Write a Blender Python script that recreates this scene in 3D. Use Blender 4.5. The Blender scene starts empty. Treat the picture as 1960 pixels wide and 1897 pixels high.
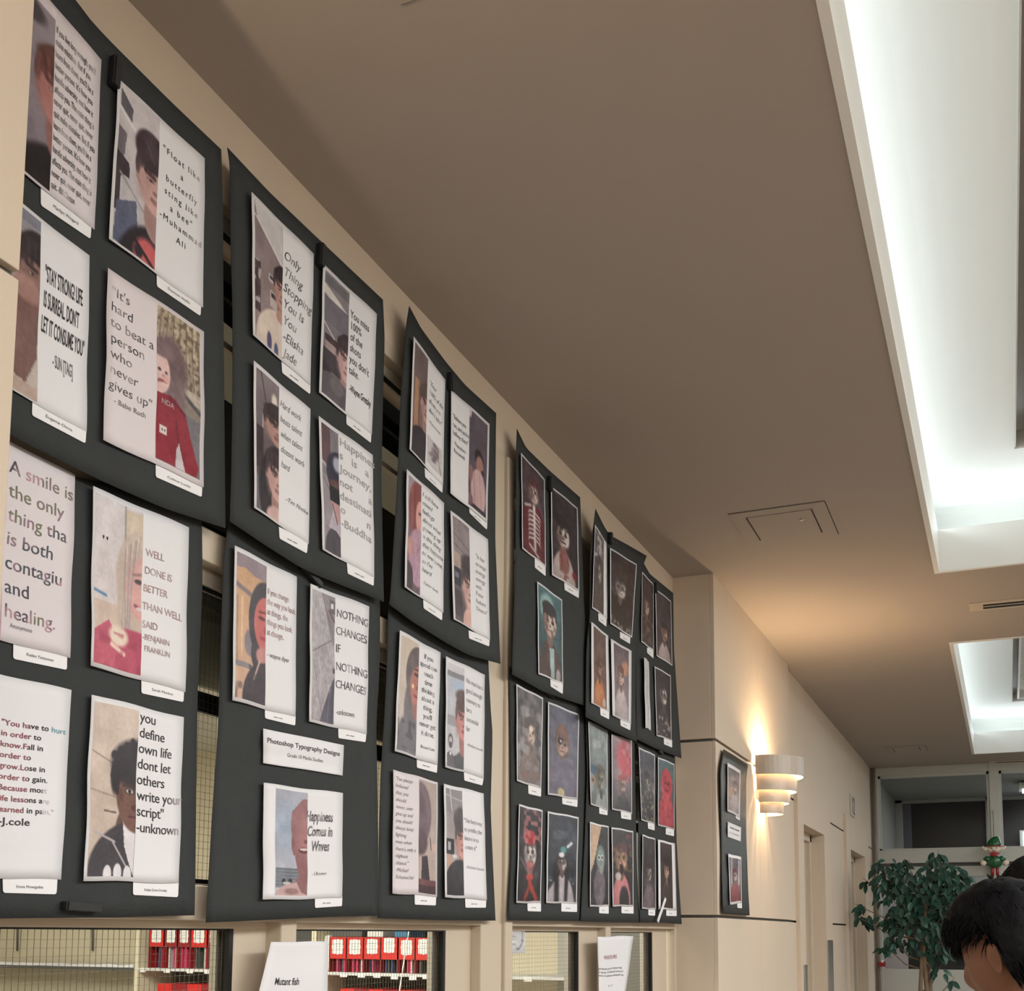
import bpy, bmesh, math, random
import numpy as np
from mathutils import Vector, Matrix

# ------------------------------------------------------------------ camera
F, PX, PY = 2200.0, 980.0, 1544.06           # focal length and principal point of a 1960x1897 frame
EYE = np.array([1.28, 0.0, 1.5])
def _d(x, y):
    v = np.array([x - PX, y - PY, F]); return v / np.linalg.norm(v)
_Y = _d(1932, 1790); _Z = _d(1100, -18600); _Z -= _Y * (_Y @ _Z); _Z /= np.linalg.norm(_Z)
ROT = np.array([np.cross(_Y, _Z), _Y, _Z])    # rows: world axes seen in camera coordinates
def ray(x, y): return ROT @ np.array([x - PX, y - PY, F])
def at(x, y, ax, val):
    "point of the plane coordinate[ax] = val that the photo shows at pixel (x, y)"
    d = ray(x, y); return EYE + d * ((val - EYE[ax]) / d[ax])
sc = bpy.context.scene
COL = sc.collection
cd = bpy.data.cameras.new('camera'); cam = bpy.data.objects.new('camera', cd); COL.objects.link(cam)
cd.sensor_fit = 'HORIZONTAL'; cd.sensor_width = 36; cd.lens = F / 1960 * 36
cd.shift_x = (980 - PX) / 1960; cd.shift_y = (PY - 948.5) / 1960
cd.clip_start = .05; cd.clip_end = 100
M = Matrix([[ROT[i][0], -ROT[i][1], -ROT[i][2]] for i in range(3)]).to_4x4()
M.translation = Vector(EYE); cam.matrix_world = M
sc.camera = cam
# ------------------------------------------------------------------ light and exposure
sc.view_settings.view_transform = 'Standard'; sc.view_settings.look = 'None'
sc.view_settings.gamma = 1; sc.view_settings.use_curve_mapping = False
sc.view_settings.exposure = 0.14
w = bpy.data.worlds.new('world'); sc.world = w; w.use_nodes = True
w.node_tree.nodes['Background'].inputs[0].default_value = (.55, .5, .45, 1)
w.node_tree.nodes['Background'].inputs[1].default_value = .3
CEIL = 3.03
def area(name, loc, target, sx, sy, power, color):
    l = bpy.data.lights.new(name, 'AREA'); l.shape = 'RECTANGLE'; l.size = sx; l.size_y = sy
    l.energy = power; l.color = color
    o = bpy.data.objects.new(name, l); COL.objects.link(o); o.location = loc
    d = Vector(target) - Vector(loc)             # sx runs along world X (or the tilt in X), sy along world Y
    o.rotation_euler = (0, math.atan2(-d.x, -d.z), 0) if abs(d.x) >= abs(d.y) else (math.atan2(d.y, -d.z), 0, 0)
    return o
COOL = (.86, .97, 1.0); WARMW = (1.0, 1.0, .99)
# fluorescent strips on the ledges of the two ceiling wells
WELLS = [dict(x0=1.065, x1=2.885, y0=-2.2, y1=5.055), dict(x0=1.065, x1=2.885, y0=6.37, y1=10.41)]
STRIP = 2.7
for W_ in WELLS:
    ly = W_['y1'] - W_['y0']; ym = (W_['y0'] + W_['y1']) / 2
    for x, tx in ((W_['x0'] - .09, 1), (W_['x1'] + .09, -1)):
        a = area('cove_lamp', (x, ym, CEIL + .215), (x + tx * .6, ym, CEIL + .27), .05, ly, STRIP * ly * .42, COOL)
    for y, ty in ((W_['y0'] - .09, 1), (W_['y1'] + .09, -1)):
        area('cove_lamp', (1.975, y, CEIL + .215), (1.975, y + ty * .6, CEIL + .27), 1.7, .05, STRIP * 1.1, COOL)
# added fill lights without fixtures, brightening the hall from out of view
area('hall_fill', (3.3, -1.8, 2.98), (3.12, -1.8, 0), .9, 3.6, 120, WARMW)
area('hall_fill', (3.3, 3.2, 2.98), (3.12, 3.2, 0), .8, 5.0, 175, WARMW)
area('hall_fill', (3.3, 8.2, 2.98), (3.12, 8.2, 0), .8, 4.0, 62, WARMW)
# classroom behind the windows
area('classroom_lamp', (-2.0, 2.2, 2.70), (-2.0001, 2.2, 0), 2.2, 3.6, 350, (1, .97, .86))

# ------------------------------------------------------------------ materials
def lin(c):
    return tuple(((v / 255) / 12.92 if v / 255 <= .04045 else ((v / 255 + .055) / 1.055) ** 2.4) for v in c)
MATS = {}
def mat(name, rgb, rough=.6, metal=0, bump=0, scale=60, vary=.0, emit=0, spec=.4, trans=0, linear=False, stretch=None, bscale=None):
    if name in MATS: return MATS[name]
    m = bpy.data.materials.new(name); m.use_nodes = True; nt = m.node_tree
    b = nt.nodes['Principled BSDF']; c = tuple(rgb) if linear else lin(rgb)
    b.inputs['Roughness'].default_value = rough; b.inputs['Metallic'].default_value = metal
    b.inputs['Specular IOR Level'].default_value = spec
    b.inputs['Base Color'].default_value = (*c, 1)
    if trans: b.inputs['Transmission Weight'].default_value = trans; b.inputs['IOR'].default_value = 1.02
    if emit: b.inputs['Emission Color'].default_value = (*c, 1); b.inputs['Emission Strength'].default_value = emit
    tc = nt.nodes.new('ShaderNodeTexCoord'); mp = nt.nodes.new('ShaderNodeMapping')
    nt.links.new(tc.outputs['Object'], mp.inputs[0])
    if stretch: mp.inputs['Scale'].default_value = stretch
    if vary:
        n = nt.nodes.new('ShaderNodeTexNoise'); n.inputs['Scale'].default_value = scale; n.inputs['Detail'].default_value = 4
        nt.links.new(mp.outputs[0], n.inputs['Vector'])
        mx = nt.nodes.new('ShaderNodeMix'); mx.data_type = 'RGBA'
        mx.inputs[6].default_value = (*[v * (1 - vary) for v in c], 1); mx.inputs[7].default_value = (*[min(1, v * (1 + vary)) for v in c], 1)
        nt.links.new(n.outputs['Fac'], mx.inputs[0]); nt.links.new(mx.outputs[2], b.inputs['Base Color'])
    if bump:
        n2 = nt.nodes.new('ShaderNodeTexNoise'); n2.inputs['Scale'].default_value = bscale or scale * 4; n2.inputs['Detail'].default_value = 3
        nt.links.new(mp.outputs[0], n2.inputs['Vector'])
        bp_ = nt.nodes.new('ShaderNodeBump'); bp_.inputs['Strength'].default_value = bump; bp_.inputs['Distance'].default_value = .004
        nt.links.new(n2.outputs['Fac'], bp_.inputs['Height']); nt.links.new(bp_.outputs[0], b.inputs['Normal'])
    MATS[name] = m; return m
def attrmat(name, rough=.55, spec=.3):
    if name in MATS: return MATS[name]
    m = bpy.data.materials.new(name); m.use_nodes = True; nt = m.node_tree; b = nt.nodes['Principled BSDF']
    a = nt.nodes.new('ShaderNodeAttribute'); a.attribute_name = 'ink'
    nt.links.new(a.outputs['Color'], b.inputs['Base Color'])
    b.inputs['Roughness'].default_value = rough; b.inputs['Specular IOR Level'].default_value = spec
    MATS[name] = m; return m
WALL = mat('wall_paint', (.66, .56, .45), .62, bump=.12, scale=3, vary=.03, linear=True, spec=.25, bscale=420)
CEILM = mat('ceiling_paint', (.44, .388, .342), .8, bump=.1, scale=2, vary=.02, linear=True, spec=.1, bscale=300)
FRAME = mat('frame_paint', (.60, .51, .40), .42, bump=.05, scale=3, vary=.04, linear=True, spec=.4)
WHITE = mat('well_white_paint', (.84, .85, .83), .7, linear=True, spec=.2, bump=.04, scale=3, vary=.01)
LIPW = mat('well_lip_paint', (.88, .88, .86), .6, linear=True, spec=.3, bump=.05, scale=4, vary=.02)
BOARD = mat('black_poster_paper', (.040, .044, .045), .8, bump=.25, scale=24, vary=.12, linear=True, spec=.22, bscale=260)
PAPER = mat('white_print_paper', (.80, .80, .83), .7, bump=.06, scale=12, vary=.015, linear=True, spec=.25)
PINKP = mat('pinkish_print_paper', (.74, .69, .72), .7, bump=.06, scale=12, vary=.02, linear=True, spec=.25)
TAGP = mat('white_tag_card', (.86, .86, .88), .6, bump=.04, scale=12, vary=.01, linear=True)
CLIPM = mat('black_plastic', (.018, .019, .02), .55, linear=True, bump=.1, scale=40, vary=.1)
DARK = mat('dark_gasket', (.006, .006, .007), .5, linear=True, bump=.05)
GROOVE = mat('groove_metal', (.14, .14, .13), .45, metal=.6, linear=True, bump=.05, scale=30, vary=.1)
STEEL = mat('brushed_steel', (.42, .40, .37), .38, metal=.85, linear=True, bump=.15, scale=20, vary=.12, stretch=(1, 1, .05))
WIRE = mat('wire_mesh_steel', (.13, .11, .08), .5, metal=.5, linear=True, bump=.05)
INK = attrmat('print_ink'); PHOTO = attrmat('photo_ink', .45, .35)

# ------------------------------------------------------------------ helpers
def link(o, parent=None, kind=None, label=None, cat=None, group=None):
    COL.objects.link(o)
    if parent: o.parent = parent
    if kind: o['kind'] = kind
    if label: o['label'] = label
    if cat: o['category'] = cat
    if group: o['group'] = group
    return o
def tag(o, label, cat, group=None):
    o['label'] = label; o['category'] = cat
    if group: o['group'] = group
    return o
def mesh(name, V, Fc, m, parent=None, smooth=False, **k):
    me = bpy.data.meshes.new(name); me.from_pydata([tuple(map(float, v)) for v in V], [], Fc); me.update()
    if m: me.materials.append(m)
    if smooth: me.polygons.foreach_set('use_smooth', [True] * len(me.polygons))
    return link(bpy.data.objects.new(name, me), parent, **k)
def empty(name, loc, **k):
    o = bpy.data.objects.new(name, None); o.location = loc; o.empty_display_size = .05
    return link(o, **k)
BF = [(0, 3, 2, 1), (4, 5, 6, 7), (0, 1, 5, 4), (1, 2, 6, 5), (2, 3, 7, 6), (3, 0, 4, 7)]
def bv(x0, x1, y0, y1, z0, z1):
    x0, x1 = sorted((x0, x1)); y0, y1 = sorted((y0, y1)); z0, z1 = sorted((z0, z1))
    return [(x0, y0, z0), (x1, y0, z0), (x1, y1, z0), (x0, y1, z0), (x0, y0, z1), (x1, y0, z1), (x1, y1, z1), (x0, y1, z1)]
def box(name, b, m, parent=None, bevel=0, off=(0, 0, 0), **k):
    V = [(v[0] - off[0], v[1] - off[1], v[2] - off[2]) for v in bv(*b)]
    o = mesh(name, V, BF, m, parent, **k)
    if bevel:
        q = o.modifiers.new('bevel', 'BEVEL'); q.width = bevel; q.segments = 2; q.limit_method = 'ANGLE'
    return o
def boxes(name, bs, m, parent=None, bevel=0, **k):
    V, Fc = [], []
    for b in bs:
        n = len(V); V += bv(*b); Fc += [tuple(i + n for i in f) for f in BF]
    o = mesh(name, V, Fc, m, parent, **k)
    if bevel:
        q = o.modifiers.new('bevel', 'BEVEL'); q.width = bevel; q.segments = 2; q.limit_method = 'ANGLE'
    return o
def tube(name, P, r, m, parent=None, n=8, cap=True, **k):
    P = [Vector(p) for p in P]; R_ = r if hasattr(r, '__len__') else [r] * len(P); V, Fc = [], []
    up = Vector((.31, .17, .93)).normalized()
    for i, p in enumerate(P):
        t = (P[min(i + 1, len(P) - 1)] - P[max(i - 1, 0)]).normalized()
        a = t.cross(up)
        if a.length < .1: a = t.cross(Vector((1, 0, 0)))
        a.normalize(); b = t.cross(a)
        for j in range(n):
            th = 2 * math.pi * j / n; V.append(p + (a * math.cos(th) + b * math.sin(th)) * R_[i])
    for i in range(len(P) - 1):
        for j in range(n): Fc.append((i * n + j, i * n + (j + 1) % n, (i + 1) * n + (j + 1) % n, (i + 1) * n + j))
    if cap: Fc.append(tuple(range(n))[::-1]); Fc.append(tuple(range((len(P) - 1) * n, len(P) * n)))
    return mesh(name, V, Fc, m, parent, smooth=True, **k)
def sphere(name, c, r, m, parent=None, nu=20, nv=14, f=None, **k):
    r = r if hasattr(r, '__len__') else (r, r, r); V, Fc = [], []
    for i in range(nv + 1):
        th = math.pi * i / nv
        for j in range(nu):
            ph = 2 * math.pi * j / nu
            d = Vector((math.sin(th) * math.cos(ph), math.sin(th) * math.sin(ph), math.cos(th)))
            p = Vector((d.x * r[0], d.y * r[1], d.z * r[2]))
            if f: p = f(d, p)
            V.append(p + Vector(c))
    for i in range(nv):
        for j in range(nu):
            a, b = i * nu + j, i * nu + (j + 1) % nu; Fc.append((a, a + nu, b + nu, b))
    return mesh(name, V, Fc, m, parent, smooth=True, **k)
# ------------------------------------------------------------------ room shell
XE, YE, YB = 4.0, 11.05, -4.0
FLOORM = mat('floor_terrazzo', (.19, .165, .14), .45, linear=True, bump=.05, scale=60, vary=.12)
mesh('floor', [(.144, YB, 0), (XE, YB, 0), (XE, 15, 0), (.144, 15, 0), (-3.2, YB, 0), (-3.2, 15, 0)], [(0, 1, 2, 3), (4, 0, 3, 5)], FLOORM, kind='structure')
# ceiling slab with two rectangular wells cut in it
wa, wb = WELLS
cl = [(0 - .3, wa['x0'], YB, YE, CEIL, CEIL + .02), (wa['x1'], XE, YB, YE, CEIL, CEIL + .02), (wa['x0'], wa['x1'], YB, wa['y0'], CEIL, CEIL + .02),
      (wa['x0'], wa['x1'], wa['y1'], wb['y0'], CEIL, CEIL + .02), (wa['x0'], wa['x1'], wb['y1'], YE, CEIL, CEIL + .02)]
V_, F_ = [], []
xs = [-.3, wa['x0'], wa['x1'], XE]; ys = [YB, wa['y0'], wa['y1'], wb['y0'], wb['y1'], YE]
for y in ys:
    for x in xs: V_.append((x, y, CEIL))
for j in range(5):
    for i in range(3):
        if i == 1 and j in (1, 3): continue
        a = j * 4 + i; F_.append((a, a + 4, a + 5, a + 1))
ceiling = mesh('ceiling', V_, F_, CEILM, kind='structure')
TILE = mat('wood_wool_tile', (.72, .71, .67), .95, linear=True, bump=.9, scale=34, vary=.35, bscale=70, stretch=(1, 2.4, 1))
FRGREY = mat('laylight_frame_grey', (.62, .61, .58), .5, linear=True, bump=.05, scale=20, vary=.05)
def ring(rect, z): x0, x1, y0, y1 = rect; return [(x0, y0, z), (x1, y0, z), (x1, y1, z), (x0, y1, z)]
def rings(name, L, m, parent, smooth=False, **k):
    V, Fc = [], []
    for r in L: V += ring(*r)
    for i in range(len(L) - 1):
        for j in range(4): a, b = i * 4 + j, i * 4 + (j + 1) % 4; Fc.append((a, b, b + 4, a + 4))
    return mesh(name, V, Fc, m, parent, smooth, **k)
for W_ in WELLS:
    def ex(e): return (W_['x0'] - e, W_['x1'] + e, W_['y0'] - e, W_['y1'] + e)
    rings('well_lip', [(ex(0), CEIL - .004), (ex(0), CEIL + .18), (ex(.02), CEIL + .18), (ex(.02), CEIL - .004), (ex(0), CEIL - .004)], LIPW, ceiling)
    prof = [(ex(.02), CEIL + .17), (ex(.20), CEIL + .17), (ex(.20), CEIL + .215)]
    for i in range(1, 13):
        t = i / 12; a = t * math.pi / 2
        prof.append((ex(.20 - .51 * (1 - math.cos(a))), CEIL + .215 + .155 * math.sin(a)))
    # a straighter lower run keeps the vault a shallow slope
    rings('cove_vault', prof, WHITE, ceiling, smooth=False)
    rings('laylight_frame', [(ex(-.305), CEIL + .365), (ex(-.305), CEIL + .44), (ex(-.345), CEIL + .44), (ex(-.345), CEIL + .38), (ex(-.36), CEIL + .38), (ex(-.36), CEIL + .44)], FRGREY, ceiling)
    x0, x1, y0, y1 = ex(-.34); nt_ = int((y1 - y0) / .6); st = (y1 - y0) / nt_; rnd = random.Random(4)
    for i in range(nt_):
        for xa, xb in ((x0, (x0 + x1) / 2), ((x0 + x1) / 2, x1)):
            dz = rnd.uniform(0, .006)
            box('acoustic_tile', (xa + .004, xb - .004, y0 + i * st + .004, y0 + (i + 1) * st - .004, CEIL + .425 + dz, CEIL + .46), TILE, ceiling, bevel=.004)
box('well_backing', (.6, 3.4, YB, YE, CEIL + .47, CEIL + .49), DARK, ceiling)
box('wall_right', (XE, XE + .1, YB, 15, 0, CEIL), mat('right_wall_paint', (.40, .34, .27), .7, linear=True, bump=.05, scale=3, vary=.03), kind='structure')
box('wall_back', (-.3, XE, YB - .1, YB, 0, CEIL), WALL, kind='structure')

# left wall: header, window posts, pier, clad column, recessed wall beyond
YC0, YC1 = 4.72, 6.54; PR = .176; FW = .15
ZG1, ZG2 = 2.311, 1.570
wl = boxes('wall_left', [(-.12, -.002, 1.0, 4.72, 2.84, CEIL)], WALL, kind='structure')
G = .006
def panels(y0s, xf, xb, zcut, parent):
    "painted panels with recessed joints"
    for (a, b) in y0s:
        zz = [0] + zcut + [CEIL]
        for i in range(len(zz) - 1):
            g0 = G if i else 0; g1 = G if i < len(zz) - 2 else 0
            box('wall_panel', (xf - .018, xf, a + .001, b - .001, zz[i] + g0, zz[i + 1] - g1), WALL, parent, bevel=.0015)
# pier at the near left
box('pier_core', (-.3, PR - .012, -3.9, .998, 0, CEIL), GROOVE, wl)
panels([(-1.2, .2), (.2, 1.0)], PR, 0, [ZG2, ZG1], wl)
# column
box('column_core', (-.3, PR - .014, YC0 + .014, YC1 - .002, 0, CEIL), GROOVE, wl)
YJ = 5.634
panels([(YC0, YJ), (YJ, YC1)], PR, 0, [ZG2, ZG1], wl)
for za, zb in ((0, ZG2 - G), (ZG2 + G, ZG1 - G), (ZG1 + G, CEIL)):
    box('wall_panel', (-.05, PR - .0185, YC0, YC0 + .016, za, zb), WALL, wl, bevel=.0015)
# recessed far wall with two door openings
D1 = (6.786, 8.13, 6.993, 7.83); D2 = (9.0, 10.49, 9.237, 10.194); ZO = 2.155
for ya_, yb_ in ((YC1, D1[2]), (D1[3], D2[2]), (D2[3], YE)):
    for za, zb in ((0, ZG2 - G), (ZG2 + G, 2.273), (2.285, CEIL)):
        box('wall_panel', (-.3, FW, ya_, yb_, za, zb), WALL, wl)
    box('panel_core', (-.29, FW - .012, ya_ + .002, yb_ - .002, 0, 2.4), DARK, wl)
for D_ in (D1, D2):
    box('wall_panel', (-.3, FW, D_[2], D_[3], ZO, 2.273), WALL, wl)
    box('wall_panel', (-.3, FW, D_[2], D_[3], 2.2735, CEIL), WALL, wl)
# ------------------------------------------------------------------ window wall
def Yat(px, X): return float(at(px, 1830, 0, X)[1])
GX = -.04
bays = []   # (y_open0, y_open1 at the frame face, y_post_end)
Y = {k: Yat(k, 0) for k in (505, 538, 568, 892, 921, 961, 975, 1138, 1161, 1170, 1272, 1293, 1305)}
def z_tiers(): return [(.85, 1.503), (1.582, 2.118), (2.226, 2.81)]
def bay(n, y0, yglass, yface, ystep, j0, j1):
    """one window bay: stepped beige frame around three tiers of glass. y0: left end of the glass,
    yglass: right end of the glass, yface: right end of the inner frame face, ystep: right end of the recess"""
    r = empty('window_%d' % n, (0, y0, .85), kind='structure')
    def B(*b): return tuple(b[i] - (0, y0, .85)[i // 2] for i in range(6))
    fr = []
    for z0, z1 in z_tiers():
        fr += [B(-.06, -.03, yglass, yface + .03, z0 - .05, z1 + .05), B(-.06, -.03, y0 - .03, y0, z0 - .05, z1 + .05)]
    boxes('window_frame', fr, FRAME, r, bevel=.003)
    rails = []
    for z0, z1 in ((1.503, 1.582), (2.118, 2.226), (2.81, 2.86), (.78, .85)):
        rails.append(B(-.06, -.028, y0 - .02, yface + .02, z0, z1))
    boxes('window_rail', rails, FRAME, r, bevel=.003)
    gk = []
    for z0, z1 in z_tiers():
        gk += [B(-.045, -.031, yglass - .012, yglass, z0, z1), B(-.045, -.033, y0, y0 + .004, z0, z1), B(-.045, -.033, y0, yglass, z1 - .003, z1), B(-.045, -.033, y0, yglass, z0, z0 + .008)]
    boxes('gasket', gk, DARK, r)
    boxes('inner_jamb', [B(-.066, -.052, Yat(j0, -.052), Yat(j1, -.052), z0, z1) for z0, z1 in z_tiers()[:2]], STEEL, r)
    gl = mat('window_glass', (1, 1, 1), .02, trans=1, linear=True, spec=.5)
    for z0, z1 in z_tiers():
        box('pane', B(GX - .002, GX + .002, y0, yglass, z0, z1), gl, r)
        V, Fc = [], []
        h = .00022
        ny = int((yglass - y0) / .0127); nz = int((z1 - z0) / .0127)
        bs = [B(GX - .005, GX - .0042, y0 + i * .0127 - h, y0 + i * .0127 + h, z0, z1) for i in range(1, ny)]
        bs += [B(GX - .005, GX - .0042, y0, yglass, z0 + i * .0127 - h, z0 + i * .0127 + h) for i in range(1, nz)]
        if z0 < 2.2:
            boxes('wire_mesh', bs, WIRE, r, kind='stuff')
    # dark bar and pale bar across the upper light
    boxes('glazing_bar', [B(-.056, -.046, y0, yglass, 2.70, 2.73), B(-.056, -.046, y0, yglass, 1.893, 1.929)], DARK, r)
    boxes('glazing_bar', [B(-.056, -.046, y0, yglass, 2.60, 2.612)], FRAME, r)
    return r
bay(1, 1.0, Yat(446, -.03), Yat(491, -.03), Y[538], 413, 440)
bay(2, Y[568] + .0, Yat(853, -.03), Yat(892, -.03), Y[921], 827, 848)
bay(3, Y[975], Yat(1108, -.03), Yat(1138, -.03), Y[1161], 1087, 1103)
bay(4, Y[1170], Yat(1249, -.03), Yat(1272, -.03), Y[1293], 1231, 1246)
for a, b in ((Y[538], Y[568]), (Y[921], Y[961]), (Y[1161], Y[1170]), (Y[1293], YC0 + .01)):
    box('window_post', (-.06, -.0005, a, b, 0, 2.86), FRAME, wl, bevel=.004)
box('window_post', (-.06, .010, Y[961], Y[975], 0, 2.86), FRAME, wl, bevel=.004)
# face members: beam at eye level, transom and head
boxes('window_beam', [(-.05, -.001, 1.0, YC0, 1.517, 1.577)], FRAME, wl, bevel=.003)
boxes('window_beam', [(-.05, -.001, 1.0, YC0, 2.15, 2.21)], FRAME, wl, bevel=.003)
boxes('window_beam', [(-.05, -.0015, 1.0, YC0, 2.835, 2.87)], FRAME, wl, bevel=.003)
boxes('wall_panel', [(-.12, -.03, 1.0, YC0, 0, .80)], WALL, wl)
# ------------------------------------------------------------------ classroom behind the glass
ROOMW = mat('classroom_paint', (.66, .60, .45), .7, linear=True, bump=.05, scale=3, vary=.05)
CABM = mat('cabinet_grey', (.10, .10, .095), .6, linear=True, bump=.05, scale=10, vary=.1)
SHELFM = mat('white_shelf', (.70, .70, .68), .5, linear=True, bump=.03, scale=10, vary=.03)
YR = 6.30; YF = YR - .33; XL = -6.2; ZC2 = 2.72
mesh('wall_classroom', [(XL, -1, 0), (XL, YR, 0), (XL, YR, ZC2), (XL, -1, ZC2), (-.3, -1, 0), (-.3, -1, ZC2), (-.3, YR, 0), (-.3, YR, ZC2)],
     [(0, 1, 2, 3), (4, 0, 3, 5), (1, 6, 7, 2)], ROOMW, kind='structure')
mesh('ceiling_classroom', [(XL, -1, ZC2), (-.13, -1, ZC2), (-.13, YR, ZC2), (XL, YR, ZC2)], [(0, 1, 2, 3)], mat('soffit_grey', (.62, .62, .54), .8, linear=True, bump=.05), kind='structure')
box('dark_backing', (-.36, -.34, .9, 4.7, 2.135, 3.6), mat('backing_dark', (.02, .021, .018), .8, linear=True, bump=.05), None, kind='structure')  # added dark sheet that makes the upper panes look unlit
# bulkhead / roller blind that darkens the top of the middle lights
BL = mat('blind_slats', (.16, .17, .14), .7, linear=True, bump=.05, scale=10, vary=.1)
bl = empty('window_blind', (-.12, 1.0, 2.12)); tag(bl, 'grey slatted blind lowered a little behind the middle window lights', 'blind')
for i in range(12): 
    o = box('slat', (-.006, .006, 0, 3.68, -.0145 - i * .013, -.002 - i * .013), BL, bl); o.rotation_euler = (0, 0, 0)
# long shelf with red magazine files on the far classroom wall, facing the windows' near end
def P4(px, py, dy=0): return at(px, py, 1, YF + dy)
def X4(px, dy=0): return float(P4(px, 1850, dy)[0])
def Z4(px, py, dy=0): return float(P4(px, py, dy)[2])
zsh = Z4(700, 1862)
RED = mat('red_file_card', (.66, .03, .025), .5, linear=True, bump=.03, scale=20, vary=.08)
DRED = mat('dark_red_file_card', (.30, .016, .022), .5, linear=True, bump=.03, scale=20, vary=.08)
sh = empty('shelving_unit', (X4(600), YR, zsh)); tag(sh, 'long white shelf on the yellowish far classroom wall behind the lower windows', 'shelf')
def rel(b, o): l = o.location; return tuple(b[i] - l[i // 2] for i in range(6))
xe = -.31
box('shelf_board', rel((X4(264), xe, YF - .01, YR - .002, zsh - .018, zsh), sh), SHELFM, sh, bevel=.001)
box('shelf_board', rel((XL, X4(258), YF - .01, YR - .002, zsh - .020, zsh - .002), sh), CABM, sh)
box('shelf_board', rel((X4(264), xe, YF - .01, YR - .002, zsh - .40, zsh - .384), sh), SHELFM, sh, bevel=.001)
box('shelf_board', rel((X4(264), X4(835), YF - .01, YR - .002, zsh + .40, zsh + .418), sh), SHELFM, sh, bevel=.001)
for px in (263, 602, 835):
    box('upright', rel((X4(px) - .016, X4(px) + .016, YF - .014, YR - .002, .3, zsh + .45), sh), mat('cream_upright', (.74, .70, .52), .5, linear=True, bump=.02), sh)
box('back_panel', rel((X4(270), X4(835), YR - .012, YR - .004, .3, zsh - .02), sh), CABM, sh)
box('back_panel', rel((X4(270), X4(835), YR - .012, YR - .004, zsh + .001, zsh + .40), sh), CABM, sh)
LBL = mat('file_label', (.84, .84, .82), .6, linear=True, bump=.03)
LTX = mat('label_print', (.35, .36, .37), .6, linear=True)
def magazine_file(x0, x1, zt, zb, bright, lab, wob=0):
    r = empty('magazine_file', ((x0 + x1) / 2, YF, zsh)); tag(r, lab, 'file box', 'red magazine files on the classroom shelf')
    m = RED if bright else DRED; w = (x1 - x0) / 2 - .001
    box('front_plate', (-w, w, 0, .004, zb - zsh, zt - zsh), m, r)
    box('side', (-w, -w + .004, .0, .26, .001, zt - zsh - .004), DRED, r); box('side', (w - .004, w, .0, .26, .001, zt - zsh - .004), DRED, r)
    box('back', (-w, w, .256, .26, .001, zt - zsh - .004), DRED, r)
    h = zt - zb; lw = w * .72; N = 26; zc_ = (zb + zt) / 2 - zsh + h * .05 + wob; V = [(0, -.0012, zc_)]
    for i in range(N):
        a = 2 * math.pi * i / N; s = 1 + .06 * math.cos(8 * a); ca, sa = math.cos(a), math.sin(a); k = min(1 / max(abs(ca), abs(sa)), 1.25) * s
        V.append((lw * ca * k * .9, -.0012, zc_ + h * .34 * sa * k))
    mesh('label_card', V, [(0, i + 1, (i + 1) % N + 1) for i in range(N)], LBL, r)
    boxes('label_print', [(-lw * .5, lw * .5, -.0018, -.0014, zc_ + dz * h - .001, zc_ + dz * h + .001) for dz in (.14, .02, -.10)], LTX, r, kind='stuff')
    for k in range(3):
        xx = rnd.uniform(-w * .7, w * .6)
        box('folder', (xx, xx + .008, .02, .2, .002, (zb - zsh) + .01), [CABM, mat('folder_pink', (.60, .06, .14), .6, linear=True, bump=.02), mat('folder_blue', (.06, .10, .20), .6, linear=True, bump=.02), mat('folder_white', (.6, .6, .58), .6, linear=True, bump=.02)][rnd.randrange(4)], r)
    return r
rnd = random.Random(5)
nm_ = ['first', 'second', 'third', 'fourth', 'fifth', 'sixth']
zt1, zb1 = Z4(350, 1774), Z4(350, 1813); e1_ = (283, 312, 338, 363, 395, 421)
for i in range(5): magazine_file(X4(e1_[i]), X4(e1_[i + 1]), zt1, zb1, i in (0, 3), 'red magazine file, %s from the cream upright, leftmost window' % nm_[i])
zt2, zb2 = Z4(700, 1794), Z4(700, 1836)
for i in range(6): magazine_file(X4(629 + 33 * i), X4(662 + 33 * i), zt2, zb2, True, 'bright red magazine file, %s from left in the second window' % nm_[i], [0, 0, .004, .012, 0, .006][i])
for i, (px, dz) in enumerate(((660, 0), (694, 0), (724, 0), (757, -.006), (792, -.008), (818, 0), (276, 0), (322, 0), (366, 0), (400, 0), (1012, 0))):
    o = box('shelf_label', (-.024, .024, -.0015, .0015, -.018, .006), LBL); o.location = (X4(px), YF - .0118, zsh - .010 + dz)
    tag(o, 'small white label strip, %s on the shelf edge, %s window' % ((nm_ + nm_[:4] + ['only one'])[i], 'second' if i < 6 else 'leftmost' if i < 10 else 'third'), 'label', 'shelf edge labels')
def back_row(pa_, pb_, n, wn):
    for i in range(n):
        x0, x1 = X4(pa_) + (X4(pb_) - X4(pa_)) * i / n, X4(pa_) + (X4(pb_) - X4(pa_)) * (i + 1) / n
        r = box('magazine_file', (.002, x1 - x0 - .002, 0, .25, 0, .285), DRED if i % 2 else RED, None); r.location = (x0, YF + .01, zsh - .383)
        tag(r, 'red file on the lower classroom shelf, %s from left, %s window' % (nm_[i], wn), 'file box', 'lower row of red magazine files')
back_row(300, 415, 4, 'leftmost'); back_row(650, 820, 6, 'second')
o = box('magazine_file', (0, .10, 0, .24, 0, .12), RED); o.location = (X4(392), YF + .02, zsh + .4185); tag(o, 'red file on the highest classroom shelf seen through the gap between boards', 'file box')
WH = mat('white_cord', (.7, .7, .66), .5, linear=True, bump=.02)
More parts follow.
